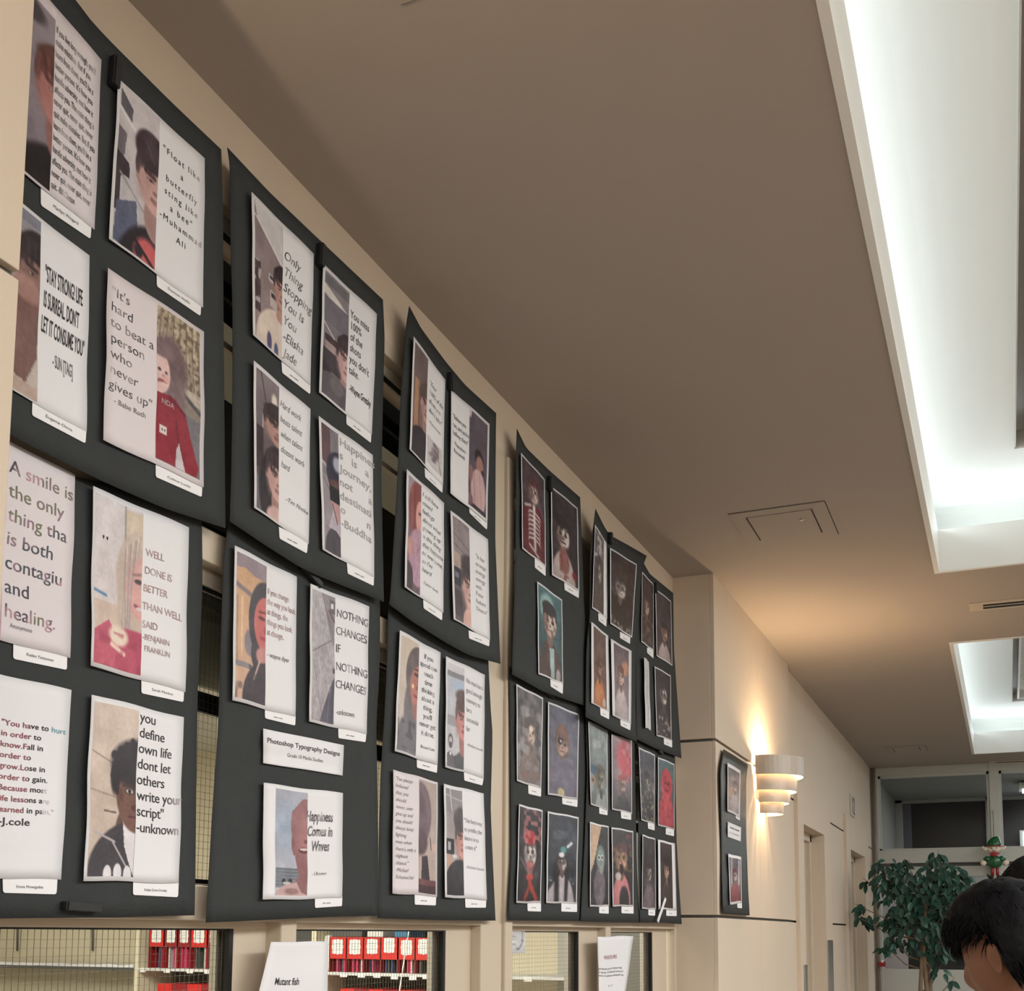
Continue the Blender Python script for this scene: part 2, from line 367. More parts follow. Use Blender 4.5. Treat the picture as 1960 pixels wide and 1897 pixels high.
tag(tube('pull_string', [at(783, 1779, 0, -.2), at(776, 1820, 0, -.2), at(764, 1900, 0, -.2), at(760, 1925, 0, -.2)], .0016, WH), 'thin white cord hanging diagonally behind the second window', 'string')
tag(tube('coat_hook', [at(1205, 1779, 0, -.15), at(1205, 1783, 0, -.15), at(1208, 1786, 0, -.15), at(1211, 1782, 0, -.15)], .0018, WH), 'small white hook at top of the rightmost window', 'hook')
for px in (34, 178):
    tag(tube('hanging_rod', [P4(px, 1750, .30), P4(px - 1, 1820, .30)], .008, CABM), 'thin grey rod hanging on the yellowish classroom wall, %s' % ('left one' if px == 34 else 'right one'), 'rod')
V = []; n_ = 14
o = mesh('paper_stack', [(x, y, z) for i in range(n_ + 1) for x in [X4(-60) + (X4(255) - X4(-60)) * i / n_] for (y, z) in ((0, 0), (0, .012 + .010 * math.sin(i * 1.7) ** 2), (.27, .012), (.27, 0))],
         [(i * 4 + k, i * 4 + (k + 1) % 4, i * 4 + 4 + (k + 1) % 4, i * 4 + 4 + k) for i in range(n_) for k in range(4)] + [(0, 3, 2, 1), (n_ * 4, n_ * 4 + 1, n_ * 4 + 2, n_ * 4 + 3)], PAPER); o.location = (0, YF, zsh - .001)
tag(o, 'low uneven stack of white paper along the dark shelf, leftmost window', 'paper')
def lying(name, pa_, pb_, h, m, lab, cat):
    o = box(name, (0, X4(pb_) - X4(pa_), 0, .24, 0, h), m, None, bevel=.004); o.location = (X4(pa_), YF + .01, zt2 + .001); tag(o, lab, cat)
lying('storage_box', 632, 690, .05, CABM, 'dark storage box lying on the red files in the second window', 'box')
lying('paper_box', 700, 730, .035, SHELFM, 'pale box lying on the red files in the second window', 'box')
lying('storage_crate', 752, 776, .065, mat('crate_blue', (.06, .20, .34), .5, linear=True, bump=.05), 'blue crate above the red files in the second window', 'crate')
o = box('bag', (0, X4(619) - X4(606), 0, .12, 0, .22), SHELFM, None, bevel=.02); o.location = (X4(609), YF + .05, zsh + .001); tag(o, 'white bag left of the red files in the second window', 'bag')
o = box('wall_board', (0, X4(1055) - X4(1030), 0, .02, 0, 1.2), mat('grey_strip', (.42, .42, .38), .5, linear=True, bump=.03), None); o.location = (X4(1030), YR - .03, 1.0); o.name = 'wall_strip'; tag(o, 'pale grey vertical strip on the classroom wall in the third window', 'strip')
o = box('door_edge', (0, X4(1232) - X4(1210), 0, .03, 0, 2.0), mat('pale_blue_panel', (.60, .68, .68), .5, linear=True, bump=.03), None); o.location = (X4(1210), YF - .06, 0); o.name = 'tall_board'; tag(o, 'pale bluish upright board at the right of the rightmost window', 'board')
# pale note taped inside third window
# ------------------------------------------------------------------ ceiling vents and access panels
def vent(name, x0, x1, y0, y1, lab):
    r = empty(name, (x0, y0, CEIL)); tag(r, lab, 'vent')
    L_, W2 = x1 - x0, y1 - y0
    box('vent_frame', (0, L_, 0, W2, -.006, .001), FRAME, r, bevel=.002)
    for k in (0, 1):
        a = W2 * (.22 + .34 * k); box('slot', (.06, L_ - .06, a, a + W2 * .2, -.0075, -.004), DARK, r)
    return r
vent('ceiling_vent', 1.165, 3.0, 5.61, 5.745, 'long two slot linear vent in the ceiling between the two bright wells')
vent('ceiling_vent', 1.17, 3.0, 10.95, 11.02, 'thin dark linear vent slot just before the far glazed wall')
def access(x0, x1, y0, y1, lab, lock=True):
    r = empty('access_panel', (x0, y0, CEIL)); tag(r, lab, 'access panel')
    a, b = x1 - x0, y1 - y0; f = .05
    boxes('panel_frame', [(0, a, 0, f, -.004, 0), (0, a, b - f, b, -.004, 0), (0, f, f, b - f, -.004, 0), (a - f, a, f, b - f, -.004, 0)], CEILM, r)
    boxes('shadow_gap', [(f, a - f, f, f + .006, -.0015, 0), (f, f + .004, f, b - f, -.0015, 0), (a - f - .006, a - f, f, b - f, -.0015, 0), (-.004, a, -.004, 0, -.0008, 0), (0, a, b, b + .004, -.0008, 0), (a, a + .003, 0, b, -.0008, 0)], mat('gap_brown', (.04, .03, .02), .8, linear=True), r)
    box('hatch', (f + .006, a - f - .006, f + .006, b - f - .002, -.006, 0), CEILM, r, bevel=.002)
    if lock: tube('lock', [(a - f - .05, f + .09, -.009), (a - f - .05, f + .09, -.004)], .009, STEEL, r, n=14)
    return r
pa = at(1395, 984, 2, CEIL); pb = at(1580, 965, 2, CEIL)
access(float(pa[0]), float(pb[0]), float(pa[1]), float(pa[1]) + .37, 'square access hatch with lock set in ceiling above the column')
access(.41, .78, 1.53 - .37, 1.53, 'ceiling access hatch cut by the top edge of the photo', False)
access(.40, .71, 9.80, 10.12, 'faint square access hatch in the far dim ceiling', False)
# ------------------------------------------------------------------ door surrounds, doors and far wall bits
DOORM = mat('door_paint', (.50, .42, .32), .45, linear=True, bump=.05, scale=4, vary=.04)
for n, (y0, y1, o0, o1) in ((1, D1), (2, D2)):
    r = empty('door_%d' % n, (FW, y0, 0), kind='structure'); t = .022; w_, a, b = y1 - y0, o0 - y0, o1 - y0
    boxes('door_surround', [(0, t, 0, a, 0, 2.42), (0, t, b, w_, 0, 2.42), (0, t, a, b, ZO, 2.42)], WALL, r)
    boxes('jamb_liner', [(-.10, 0, b - .004, b + .001, 0, ZO), (-.10, 0, a - .001, a + .004, 0, ZO)], WALL, r)
    boxes('door_frame', [(-.10, -.062, a, a + .06, 0, ZO), (-.10, -.062, b - .06, b, 0, ZO), (-.10, -.062, a, b, ZO - .05, ZO)], FRAME, r, bevel=.003)
    box('door_leaf', (-.12, -.085, a + .06, b - .06, .01, ZO - .05), DOORM, r, bevel=.003)
    tube('door_handle', [(-.085, b - .13, 1.02), (-.03, b - .13, 1.02), (-.03, b - .25, 1.02)], .009, STEEL, r)
q = at(1586, 1850, 0, FW + .022)
o = box('push_plate', (0, .006, -.14, .10, 0, .46), STEEL, None, bevel=.002); o.location = (FW + .0225, D1[3] + .11 + .04, 1.0)
tag(o, 'tall brushed steel plate beside the first far doorway', 'plate')
o = box('push_plate', (0, .006, -.05, .05, 0, .30), STEEL, None, bevel=.002); o.location = (FW + .0225, D1[2] - .06, 1.02)
tag(o, 'narrow grey steel plate at the left edge of the first far doorway', 'plate')
# ------------------------------------------------------------------ poster boards
BOARDS = {}
def polyline(P, n):
    "n+1 points along a pixel polyline, smoothed, evenly spaced"
    P = np.array(P, float); s = np.r_[0, np.cumsum(np.hypot(*np.diff(P, axis=0).T))]; s /= s[-1]; t = np.linspace(0, 1, 4 * n + 1)
    Q = np.c_[np.interp(t, s, P[:, 0]), np.interp(t, s, P[:, 1])]
    for _ in range(3 * n // 8):
        Q[1:-1] = (Q[:-2] + 2 * Q[1:-1] + Q[2:]) / 4
    return Q[::4]
def wallYZ(Q):
    D_ = (np.c_[Q, np.full(len(Q), F)] - [PX, PY, 0]) @ ROT.T
    t = -EYE[0] / D_[:, 0]; return np.c_[EYE[1] + t * D_[:, 1], EYE[2] + t * D_[:, 2]]
def slide(Yv, Zv, X):
    "the point at distance X in front of the wall plane that covers wall point (Y, Z) as seen by the photographer"
    k = (EYE[0] - X) / EYE[0]
    return np.stack([X + 0 * Yv, EYE[1] + (Yv - EYE[1]) * k, EYE[2] + (Zv - EYE[2]) * k], -1)
class Board:
    def __init__(s, key, left, top, right, bottom, base, lift, curl, label):
        n = 24; L_, T_, R_, B_ = [wallYZ(polyline(P, n)) for P in (left, top, right, bottom)]
        s.base, s.lift, s.curl = base, lift, curl
        u = np.linspace(0, 1, n + 1)[None, :, None]; v = np.linspace(0, 1, n + 1)[:, None, None]
        C_ = (1 - v) * T_[None] + v * B_[None] + (1 - u) * L_[:, None] + u * R_[:, None] - ((1 - u) * (1 - v) * T_[0] + u * (1 - v) * T_[-1] + (1 - u) * v * B_[0] + u * v * B_[-1])
        s.box = (L_[:, 0].mean(), R_[:, 0].mean(), T_[:, 1].mean(), B_[:, 1].mean())
        Yv, Zv = C_[..., 0], C_[..., 1]
        P = slide(Yv, Zv, s.depth(Yv, Zv)); loc = P[n // 2, n // 2].copy()
        Fc = [(j * (n + 1) + i, (j + 1) * (n + 1) + i, (j + 1) * (n + 1) + i + 1, j * (n + 1) + i + 1) for j in range(n) for i in range(n)]
        o = mesh('poster_board', P.reshape(-1, 3) - loc, Fc, BOARD, smooth=True); o.location = loc
        q = o.modifiers.new('sheet', 'SOLIDIFY'); q.thickness = .0009; q.offset = -1 
        tag(o, label, 'poster', 'black poster boards taped to the window wall'); s.obj = o; BOARDS[key] = s
    def depth(s, Yv, Zv):
        y0, y1, z1, z0 = s.box; u = np.clip((Yv - y0) / (y1 - y0), -.1, 1.1); v = np.clip((z1 - Zv) / (z1 - z0), -.1, 1.1)
        return s.base + s.lift * np.clip(v, 0, 1.1) ** 4 + s.curl * np.clip(1 - v, 0, 1.1) ** 4 + .004 * np.sin(u * math.pi)
E_ = {}
Board('a2', [(-108, 900), (-112, 1300), (-118, 1762)], [(-108, 895), (120, 905), (386, 965)], [(386, 965), (388, 1107), (384, 1210), (379, 1300), (376, 1480), (374, 1687), (372.5, 1752)], [(-118, 1760), (0, 1756.6), (228, 1755.6), (372.5, 1752)], .016, .006, 0, 'black poster board at lower left beside the pier, with four half face quote prints')
Board('a1', [(-75, -215), (-78, 280), (-75, 775)], [(-75, -215), (40, -120), (145.5, 0), (172, 38), (217.6, 86), (329, 197), (422.6, 286)], [(423.5, 286), (427, 400), (427.5, 560), (430, 840), (431.6, 1011)], [(-75, 775), (37.6, 842), (194, 920), (315, 973), (431.6, 1011)], .026, .012, .004, 'black poster board at upper left, reaching the ceiling beside the pier')
Board('b2', [(440, 985), (428.5, 1062), (424, 1189), (422, 1273), (417.5, 1400), (406, 1564), (396.7, 1731), (394.4, 1766)], [(440, 985), (600, 1075), (727, 1130)], [(727, 1130), (728, 1210), (726, 1294), (720, 1385), (722.5, 1500), (724.4, 1620), (723, 1753)], [(394.4, 1766), (470, 1763), (546.7, 1759), (640, 1755), (722, 1753)], .018, .006, 0, 'black poster board carrying the white Typography Designs title card')
Board('b1', [(435.4, 282), (441, 315), (441, 436), (445, 578), (446, 720), (443, 912), (440, 998)], [(435.4, 282), (515, 367), (600, 448), (733, 573.5)], [(733, 573.5), (736.6, 649), (733.8, 732), (730, 912), (735, 1152)], [(440, 998), (510, 1045), (575, 1086), (606, 1101), (735, 1152)], .028, .012, .004, 'black upper poster board second from the left, with dog eared top left corner')
Board('c2', [(744, 1150), (742, 1212), (740.5, 1281), (735.4, 1382), (728.7, 1484), (726, 1568), (724.7, 1662), (723.6, 1757.6)], [(744, 1150), (850, 1215), (934, 1250)], [(934, 1250), (939.6, 1365), (943, 1399), (940.4, 1500), (939, 1544), (945, 1686), (948.6, 1762.3)], [(723.6, 1757.6), (830, 1761), (948.6, 1762.3)], .016, .006, 0, 'black lower poster board third from the left, four quote prints just above the second window')
Board('c1', [(783.6, 585.7), (777, 624), (774, 675), (767.5, 751), (763.7, 846), (760, 940), (756.5, 991), (748.8, 1123), (745.5, 1156.7)], [(783.6, 585.7), (805.4, 627.5), (853, 692), (891, 737.6), (949.7, 790.7)], [(949.7, 790.7), (948.7, 884), (948, 1035), (954.6, 1190), (958, 1270.7)], [(745.5, 1156.7), (786, 1187.7), (852.8, 1229.7), (897, 1254), (958, 1270.7)], .026, .014, .006, 'black upper poster board third from the left, its pointed corner curling to the ceiling')
Board('d2', [(975, 1276), (977, 1418), (978.5, 1640), (972.8, 1761.6)], [(975, 1270), (1050, 1310), (1119, 1345)], [(1119, 1345), (1122, 1481), (1118, 1600), (1111, 1763)], [(972.8, 1761.6), (1111, 1763)], .016, .006, 0, 'black lower poster board right of the tall window post, with skull and night portraits')
Board('e2', [(1121, 1362), (1124, 1481), (1119, 1620), (1111, 1764)], [(1121, 1362), (1170, 1388), (1214, 1408)], [(1214, 1408), (1217, 1545), (1219, 1660), (1225, 1766)], [(1111, 1764), (1225, 1766)], .0225, .006, 0, 'black lower poster board in the middle of the three with painted horror portraits')
Board('f2', [(1220, 1412), (1223, 1500), (1221, 1640), (1225, 1766)], [(1220, 1412), (1255, 1430), (1292, 1446)], [(1292, 1446), (1295, 1608), (1300, 1700), (1305, 1769)], [(1224, 1766), (1265, 1766), (1305, 1769)], .027, .004, 0, 'black lower poster board nearest the column, with the pink hooded portrait')
Board('d1', [(989.6, 820.6), (988, 863), (986.4, 1085), (980, 1290.5)], [(989.6, 820.6), (1007, 857), (1051, 900), (1110.4, 952)], [(1110.4, 952), (1114.6, 1053), (1117.7, 1148), (1125.6, 1274.7), (1132, 1355)], [(980, 1290.5), (1042, 1325), (1089, 1341), (1132, 1355)], .027, .012, .006, 'black upper poster board with only three portraits, one with a ribcage hoodie')
Board('f1', [(1231, 1076), (1225, 1101), (1219, 1180), (1217, 1300), (1219, 1415)], [(1231, 1074), (1244, 1097.5), (1266.5, 1116.5), (1288.6, 1135.4)], [(1288.6, 1135.4), (1290, 1243), (1296.5, 1338), (1304.4, 1451.5)], [(1219, 1415), (1253.8, 1432.5), (1304.4, 1451.5)], .033, .012, .004, 'black upper poster board nearest the column, with three dark portraits and a narrow caption')
Board('e1', [(1140, 974), (1130, 1053), (1129, 1180), (1122.5, 1240), (1121, 1354), (1121, 1372)], [(1140, 974), (1158.9, 1012), (1168, 1024.7), (1203, 1043.7), (1238, 1064)], [(1238, 1064), (1231.6, 1078.5), (1223.7, 1148), (1217, 1275), (1216, 1350), (1219, 1420)], [(1121, 1372), (1171.5, 1399), (1219, 1420)], .040, .010, .006, 'black upper poster board with a spiky top corner, four portraits, middle of the last three')
# the single narrow board on the column face: same class, wall plane moved to the column
class ColBoard:
    def __init__(s, left, top, right, bottom, label):
        n = 20; s.X = PR + .012; Q = [polyline(P, n) for P in (left, top, right, bottom)]
        L_, T_, R_, B_ = Q; u = np.linspace(0, 1, n + 1)[None, :, None]; v = np.linspace(0, 1, n + 1)[:, None, None]
        conv = lambda A: wallYZ(A)
        L_, T_, R_, B_ = map(conv, Q)
        C_ = (1 - v) * T_[None] + v * B_[None] + (1 - u) * L_[:, None] + u * R_[:, None] - ((1 - u) * (1 - v) * T_[0] + u * (1 - v) * T_[-1] + (1 - u) * v * B_[0] + u * v * B_[-1])
        P = slide(C_[..., 0], C_[..., 1], s.depth(C_[..., 0], C_[..., 1])); loc = P[n // 2, n // 2].copy()
        Fc = [(j * (n + 1) + i, (j + 1) * (n + 1) + i, (j + 1) * (n + 1) + i + 1, j * (n + 1) + i + 1) for j in range(n) for i in range(n)]
        o = mesh('poster_board', P.reshape(-1, 3) - loc, Fc, mat('black_gloss_poster', (.033, .037, .038), .42, linear=True, bump=.1, scale=24, vary=.1, spec=.4), smooth=True); o.location = loc
        q = o.modifiers.new('sheet', 'SOLIDIFY'); q.thickness = .0009; q.offset = -1
        tag(o, label, 'poster'); s.obj = o
    def depth(s, Yv, Zv): return s.X + .004 * np.sin(Zv * 9)
BOARDS['g'] = ColBoard([(1385, 1434), (1379, 1470), (1380, 1580), (1382, 1680), (1384, 1748.7)], [(1385, 1434), (1405, 1446), (1432, 1464)], [(1432, 1464), (1428, 1490), (1428.5, 1600), (1432, 1700), (1435, 1752.7)], [(1384, 1748.7), (1435, 1752.7)], 'narrow black poster board on the column left of the wall sconce')

# ------------------------------------------------------------------ painting prints on a fine grid of points
class Can:
    def __init__(s, nx, ny, bg):
        s.x, s.y = np.meshgrid(np.linspace(0, 1, nx), np.linspace(0, 1, ny)); s.c = np.zeros((ny, nx, 3)); s.c[:] = bg; s.R = np.random.RandomState(7)
    def mixm(s, m, col): m = np.clip(m, 0, 1)[..., None]; s.c = s.c * (1 - m) + np.array(col, float) * m
    def grad(s, a, b, ax='y'):
        t = (s.y if ax == 'y' else s.x)[..., None]; s.c = np.array(a, float) * (1 - t) + np.array(b, float) * t
    def ell(s, cx, cy, rx, ry, col, soft=.12, rot=0, al=1, cut=None):
        dx, dy = s.x - cx, (s.y - cy); asp = 2.3; dy = dy * asp
        c_, s_ = math.cos(rot), math.sin(rot); a, b = dx * c_ + dy * s_, -dx * s_ + dy * c_
        d = np.sqrt((a / rx) ** 2 + (b / (ry * asp)) ** 2); m = np.clip((1 - d) / soft + .5, 0, 1) * al
        if cut is not None: m = m * cut(s.x, s.y)
        s.mixm(m, col)
    def rect(s, x0, y0, x1, y1, col, al=1): s.mixm(((s.x >= x0) & (s.x <= x1) & (s.y >= y0) & (s.y <= y1)) * al, col)
    def poly(s, P, col, al=1):
        ins = np.zeros(s.x.shape, bool); n = len(P)
        for i in range(n):
            (x1, y1), (x2, y2) = P[i], P[(i + 1) % n]
            if y1 == y2: continue
            c_ = ((y1 > s.y) != (y2 > s.y)) & (s.x < (x2 - x1) * (s.y - y1) / (y2 - y1) + x1); ins ^= c_
        s.mixm(ins * al, col)
    def line(s, x0, y0, x1, y1, wd, col, al=1):
        dx, dy = x1 - x0, (y1 - y0) * 2.3; L2 = dx * dx + dy * dy + 1e-9
        t = np.clip(((s.x - x0) * dx + (s.y - y0) * 2.3 * dy) / L2, 0, 1); d = np.hypot(s.x - x0 - t * dx, (s.y - y0) * 2.3 - t * dy)
        s.mixm(np.clip(1.5 - d / wd, 0, 1) * al, col)
    def field(s, k, seed):
        R_ = np.random.RandomState(seed); g = R_.rand(int(k * 2.3) + 3, k + 3); fx, fy = s.x * k, s.y * k * 2.2
        ix, iy = fx.astype(int), fy.astype(int); tx, ty = fx - ix, fy - iy; tx, ty = tx * tx * (3 - 2 * tx), ty * ty * (3 - 2 * ty)
        iy = np.clip(iy, 0, g.shape[0] - 2); ix = np.clip(ix, 0, g.shape[1] - 2)
        return (g[iy, ix] * (1 - tx) + g[iy, ix + 1] * tx) * (1 - ty) + (g[iy + 1, ix] * (1 - tx) + g[iy + 1, ix + 1] * tx) * ty
    def noise(s, k, amp, seed=1): s.c = s.c + (s.field(k, seed)[..., None] - .5) * 2 * amp
    def blotch(s, k, th, col, seed, al=1, cut=None):
        m = np.clip((s.field(k, seed) - th) * 6, 0, 1) * al
        if cut is not None: m = m * cut(s.x, s.y)
        s.mixm(m, col)
def mul(c, k): return tuple(min(255, v * k) for v in c)
def half(c, side, skin, hair, shirt, cy=.42, rx=.42, ry=.16, hairlen=0, eye=True, neck=True, brow=True, fx=None, shw=1.0):
    "half of a face cut by the page's middle; side 'R': the face is cut by the right edge of the photo"
    X = 1.0 if side == 'R' else 0.0; sg = -1 if side == 'R' else 1
    if fx is not None: X = fx
    if hairlen: c.ell(X + sg * rx * .35, cy + hairlen * .5, rx * .95, ry + hairlen * .55, hair, .15)
    if shirt is not None: c.ell(X, cy + ry * 1.5 + .42, .95 * shw, .42, shirt, .08)
    if neck: c.ell(X, cy + ry * 1.1, rx * .62, ry * .8, mul(skin, .78), .1)
    c.ell(X + sg * rx * .05, cy - ry * .32, rx * 1.08, ry * 1.02, hair, .08)
    c.ell(X + sg * rx * .95, cy + ry * .08, rx * .13, ry * .18, mul(skin, .82), .2)
    c.ell(X, cy + ry * .05, rx * .9, ry * .95, skin, .1)
    c.ell(X + sg * rx * .7, cy + ry * .2, rx * .35, ry * .6, mul(skin, .85), .8, al=.6)
    c.ell(X + sg * rx * .1, cy - ry * .78, rx * .95, ry * .36, hair, .25)
    for i in range(9):
        t = i / 8; c.line(X + sg * rx * t * .95, cy - ry * (.95 - .25 * t), X + sg * rx * (t * .95 + .06 * math.sin(i * 5)), cy - ry * (.50 + .12 * math.sin(i * 3.7) - .35 * t * t), rx * .07, mul(hair, .9 + .25 * (i % 3)), .8)
    c.ell(X + sg * rx * .15, cy - ry * .95, rx * .5, ry * .12, mul(hair, 1.5), .9, al=.35)
    if brow: c.line(X + sg * rx * .15, cy - ry * .2, X + sg * rx * .62, cy - ry * .24, rx * .07, mul(hair, .9), .8)
    if eye:
        c.ell(X + sg * rx * .36, cy - ry * .05, rx * .2, ry * .055, mul(skin, .6), .5)
        c.ell(X + sg * rx * .36, cy - ry * .05, rx * .12, ry * .028, (205, 196, 190), .5); c.ell(X + sg * rx * .34, cy - ry * .05, rx * .075, ry * .034, (45, 32, 28), .4)
    c.ell(X + sg * rx * .1, cy + ry * .28, rx * .14, ry * .07, mul(skin, .7), .6)
    c.line(X, cy + ry * .55, X + sg * rx * .28, cy + ry * .53, rx * .06, mul(skin, .62), .9); c.ell(X, cy + ry * .60, rx * .26, ry * .06, (mul(skin, .85)[0], skin[1] * .68, skin[2] * .68), .5)
def PZ(c, skin, hair, shirt, cy=.42, r=.26, skull=.6, seed=1, cx=.5, teeth=True):
    "painted horror portrait: head and shoulders with half skull make-up"
    ry = r * .62
    c.ell(cx, cy + ry + .42, .46, .38, shirt, .1); c.ell(cx, cy + ry * 1.05, r * .45, ry * .8, mul(skin, .6), .15)
    c.ell(cx, cy - ry * .25, r * 1.12, ry * 1.1, hair, .12)
    c.ell(cx, cy, r, ry, skin, .12); c.ell(cx, cy - ry * .85, r * 1.0, ry * .38, hair, .3)
    bone = (214, 206, 196)
    if skull: c.ell(cx + r * .4, cy + .01, r * .62, ry * .82, bone, .3, al=skull)
    for sx in (-1, 1):
        c.ell(cx + sx * r * .4, cy - ry * .08, r * .24, ry * .15, (22, 18, 18), .5, al=.92 if (sx > 0 or skull > .7) else .65)
    c.ell(cx, cy + ry * .25, r * .11, ry * .12, (30, 22, 22), .5, al=.8)
    c.rect(cx - r * .35, cy + ry * .50, cx + r * .42, cy + ry * .62, (60, 40, 38), .8)
    if teeth:
        for k in range(6): c.rect(cx - r * .3 + k * r * .12, cy + ry * .48, cx - r * .24 + k * r * .12, cy + ry * .64, bone, .7)
    c.ell(cx - r * .75, cy + ry * .1, r * .4, ry * .8, mul(skin, .45), .9, al=.55)
    for i in range(8): c.line(cx - r + i * r * .27, cy - ry * 1.05, cx - r * 1.0 + i * r * .28, cy - ry * (.45 + .2 * math.sin(i * 4 + seed)), r * .12, mul(hair, .8 + .3 * (i % 2)), .7)
    c.blotch(9, .55, mul(skin, .45), seed, .6, lambda x, y: (np.abs(y - cy) < ry) & (np.abs(x - cx) < r))

# ------------------------------------------------------------------ prints
rng = np.random.RandomState(3)
def surf_mesh(name, P, loc, cols, m, parent, nx, ny):
    "grid mesh from an (ny, nx, 3) array of points with an ink colour at every point"
    me = bpy.data.meshes.new(name); nv = nx * ny; me.vertices.add(nv)
    me.vertices.foreach_set('co', (P.reshape(-1, 3) - loc).astype(np.float32).ravel())
    i, j = np.meshgrid(np.arange(nx - 1), np.arange(ny - 1)); a = (j * nx + i).ravel()
    q = np.stack([a, a + nx, a + nx + 1, a + 1], 1).astype(np.int32); nf = len(q)
    me.loops.add(nf * 4); me.loops.foreach_set('vertex_index', q.ravel()); me.polygons.add(nf)
    me.polygons.foreach_set('loop_start', np.arange(nf, dtype=np.int32) * 4); me.polygons.foreach_set('use_smooth', np.ones(nf, bool))
    me.update(calc_edges=True)
    if cols is not None:
        c = np.clip(cols.reshape(-1, 3) / 255, 0, 1); c = np.where(c <= .04045, c / 12.92, ((c + .055) / 1.055) ** 2.4)
        at_ = me.color_attributes.new('ink', 'FLOAT_COLOR', 'POINT'); at_.data.foreach_set('color', np.c_[c, np.ones(nv)].astype(np.float32).ravel())
    me.materials.append(m); o = bpy.data.objects.new(name, me); o.parent = parent; COL.objects.link(o); return o
TEXTS = []      # filled by Page.text, turned into meshes in one pass
FONT = bpy.data.fonts[0] if len(bpy.data.fonts) else None
class Page:
    def __init__(s, bk, TL, TR, BR, BL, label, m=None, curl=.006, cat='print', group='printed sheets glued to the black boards', wave=.0022, lift=.0022, n=(10, 18), round_=False):
        s.b = BOARDS[bk]; s.q = wallYZ(np.array([TL, TR, BR, BL], float)); s.curl = curl; s.lift = lift
        s.W = s.q[1, 0] - s.q[0, 0]; s.H = s.q[0, 1] - s.q[3, 1]; s.ph = rng.rand(4) * 6.28; s.wave = wave
        s.us = None; s.loc = s.S(np.array([.5]), np.array([.5]))[0]
        s.o = empty('student_print', s.loc); tag(s.o, label, cat, group)
        u, v = np.meshgrid(np.linspace(0, 1, n[0]), np.linspace(0, 1, n[1]))
        sh = surf_mesh('sheet', s.S(u, v), s.loc, None, m or PAPER, s.o, *n); s.m = m or PAPER
        q_ = sh.modifiers.new('sheet', 'SOLIDIFY'); q_.thickness = .0004; q_.offset = -1
    def yz(s, u, v):
        q = s.q; u_, v_ = u[..., None], v[..., None]
        A = (1 - v_) * ((1 - u_) * q[0] + u_ * q[1]) + v_ * ((1 - u_) * q[3] + u_ * q[2])
        wv = s.wave * (np.sin(v * 7 + s.ph[0]) * .6 + np.sin(v * 12 + s.ph[1]) * .35) * np.sin(np.clip(v, 0, 1) * math.pi)
        wz = s.wave * .8 * (np.sin(u * 6 + s.ph[2])) * np.sin(np.clip(u, 0, 1) * math.pi)
        return A[..., 0] + wv, A[..., 1] + wz
    def S(s, u, v, lift=0):
        Yv, Zv = s.yz(u, v)
        d = s.b.depth(Yv, Zv) + s.lift + s.curl * np.clip(1 - u, 0, 1.05) ** 3 + .0012 * (1 + np.sin(v * 9 + s.ph[3])) + lift
        return slide(Yv, Zv, d)
    def uv(s, px):
        Yv, Zv = wallYZ(np.array([px], float))[0]; u = v = .5
        for _ in range(6):
            a, b = s.yz(np.array([u]), np.array([v])); e0, e1 = Yv - a[0], Zv - b[0]
            u += e0 / s.W; v -= e1 / s.H
            # shear of the top edge
            a, b = s.yz(np.array([u]), np.array([v])); v -= (Zv - b[0]) / s.H
        return u, v
    def split(s, px, side='L'):
        u = s.uv(px)[0]
        if side == 'L': s.us = u
        return u
    def photo(s, u0, u1, v0, v1, paint, nx=40, ny=110, name='photo_print', lift=.0003):
        u, v = np.meshgrid(np.linspace(u0, u1, nx), np.linspace(v0, v1, ny)); c = Can(nx, ny, (128, 128, 128)); paint(c)
        c.noise(26, 6, 17 + int(s.ph[0] * 9)); c.noise(5, 9, 23 + int(s.ph[1] * 9)); g_ = c.c.mean(-1, keepdims=True); c.c = g_ + (c.c - g_) * .84; c.c = c.c * .96 + np.array((8, 5, 7)) * 1.
        return surf_mesh(name, s.S(u, v, lift), s.loc, c.c, PHOTO, s.o, nx, ny)
    def tagcard(s, TL, BL, BR, TR, text=None):
        q = wallYZ(np.array([TL, TR, BR, BL], float)); n = 12
        # rounded lower corners, top tucked under the sheet
        V = []; w_ = q[1, 0] - q[0, 0]; h_ = q[0, 1] - q[3, 1]; r = .004
        def pt(u, v):
            A = (1 - v) * ((1 - u) * q[0] + u * q[1]) + v * ((1 - u) * q[3] + u * q[2]); return A
        out = [(0, -.25), (1, -.25)]
        ru, rv = r / w_, r / h_
        for i in range(5):
            a = i / 4 * math.pi / 2; out.append((1 - ru + ru * math.cos(a), 1 - rv + rv * math.sin(a)))
        for i in range(5):
            a = math.pi / 2 + i / 4 * math.pi / 2; out.append((ru + ru * math.cos(a), 1 - rv + rv * math.sin(a)))
        A = np.array([pt(u, v) for u, v in out]); d = s.b.depth(A[:, 0], A[:, 1]) + .0016; P = slide(A[:, 0], A[:, 1], d)
        o = mesh('name_tag', P - s.loc, [tuple(range(len(P)))[::-1]], TAGP, s.o); md = o.modifiers.new('card', 'SOLIDIFY'); md.thickness = .0006; md.offset = 0
        def mp(x, y, w, hgt):
            A = (1 - y)[:, None] * ((1 - x)[:, None] * q[0] + x[:, None] * q[1]) + y[:, None] * ((1 - x)[:, None] * q[3] + x[:, None] * q[2])
            return slide(A[:, 0], A[:, 1], s.b.depth(A[:, 0], A[:, 1]) + .0022)
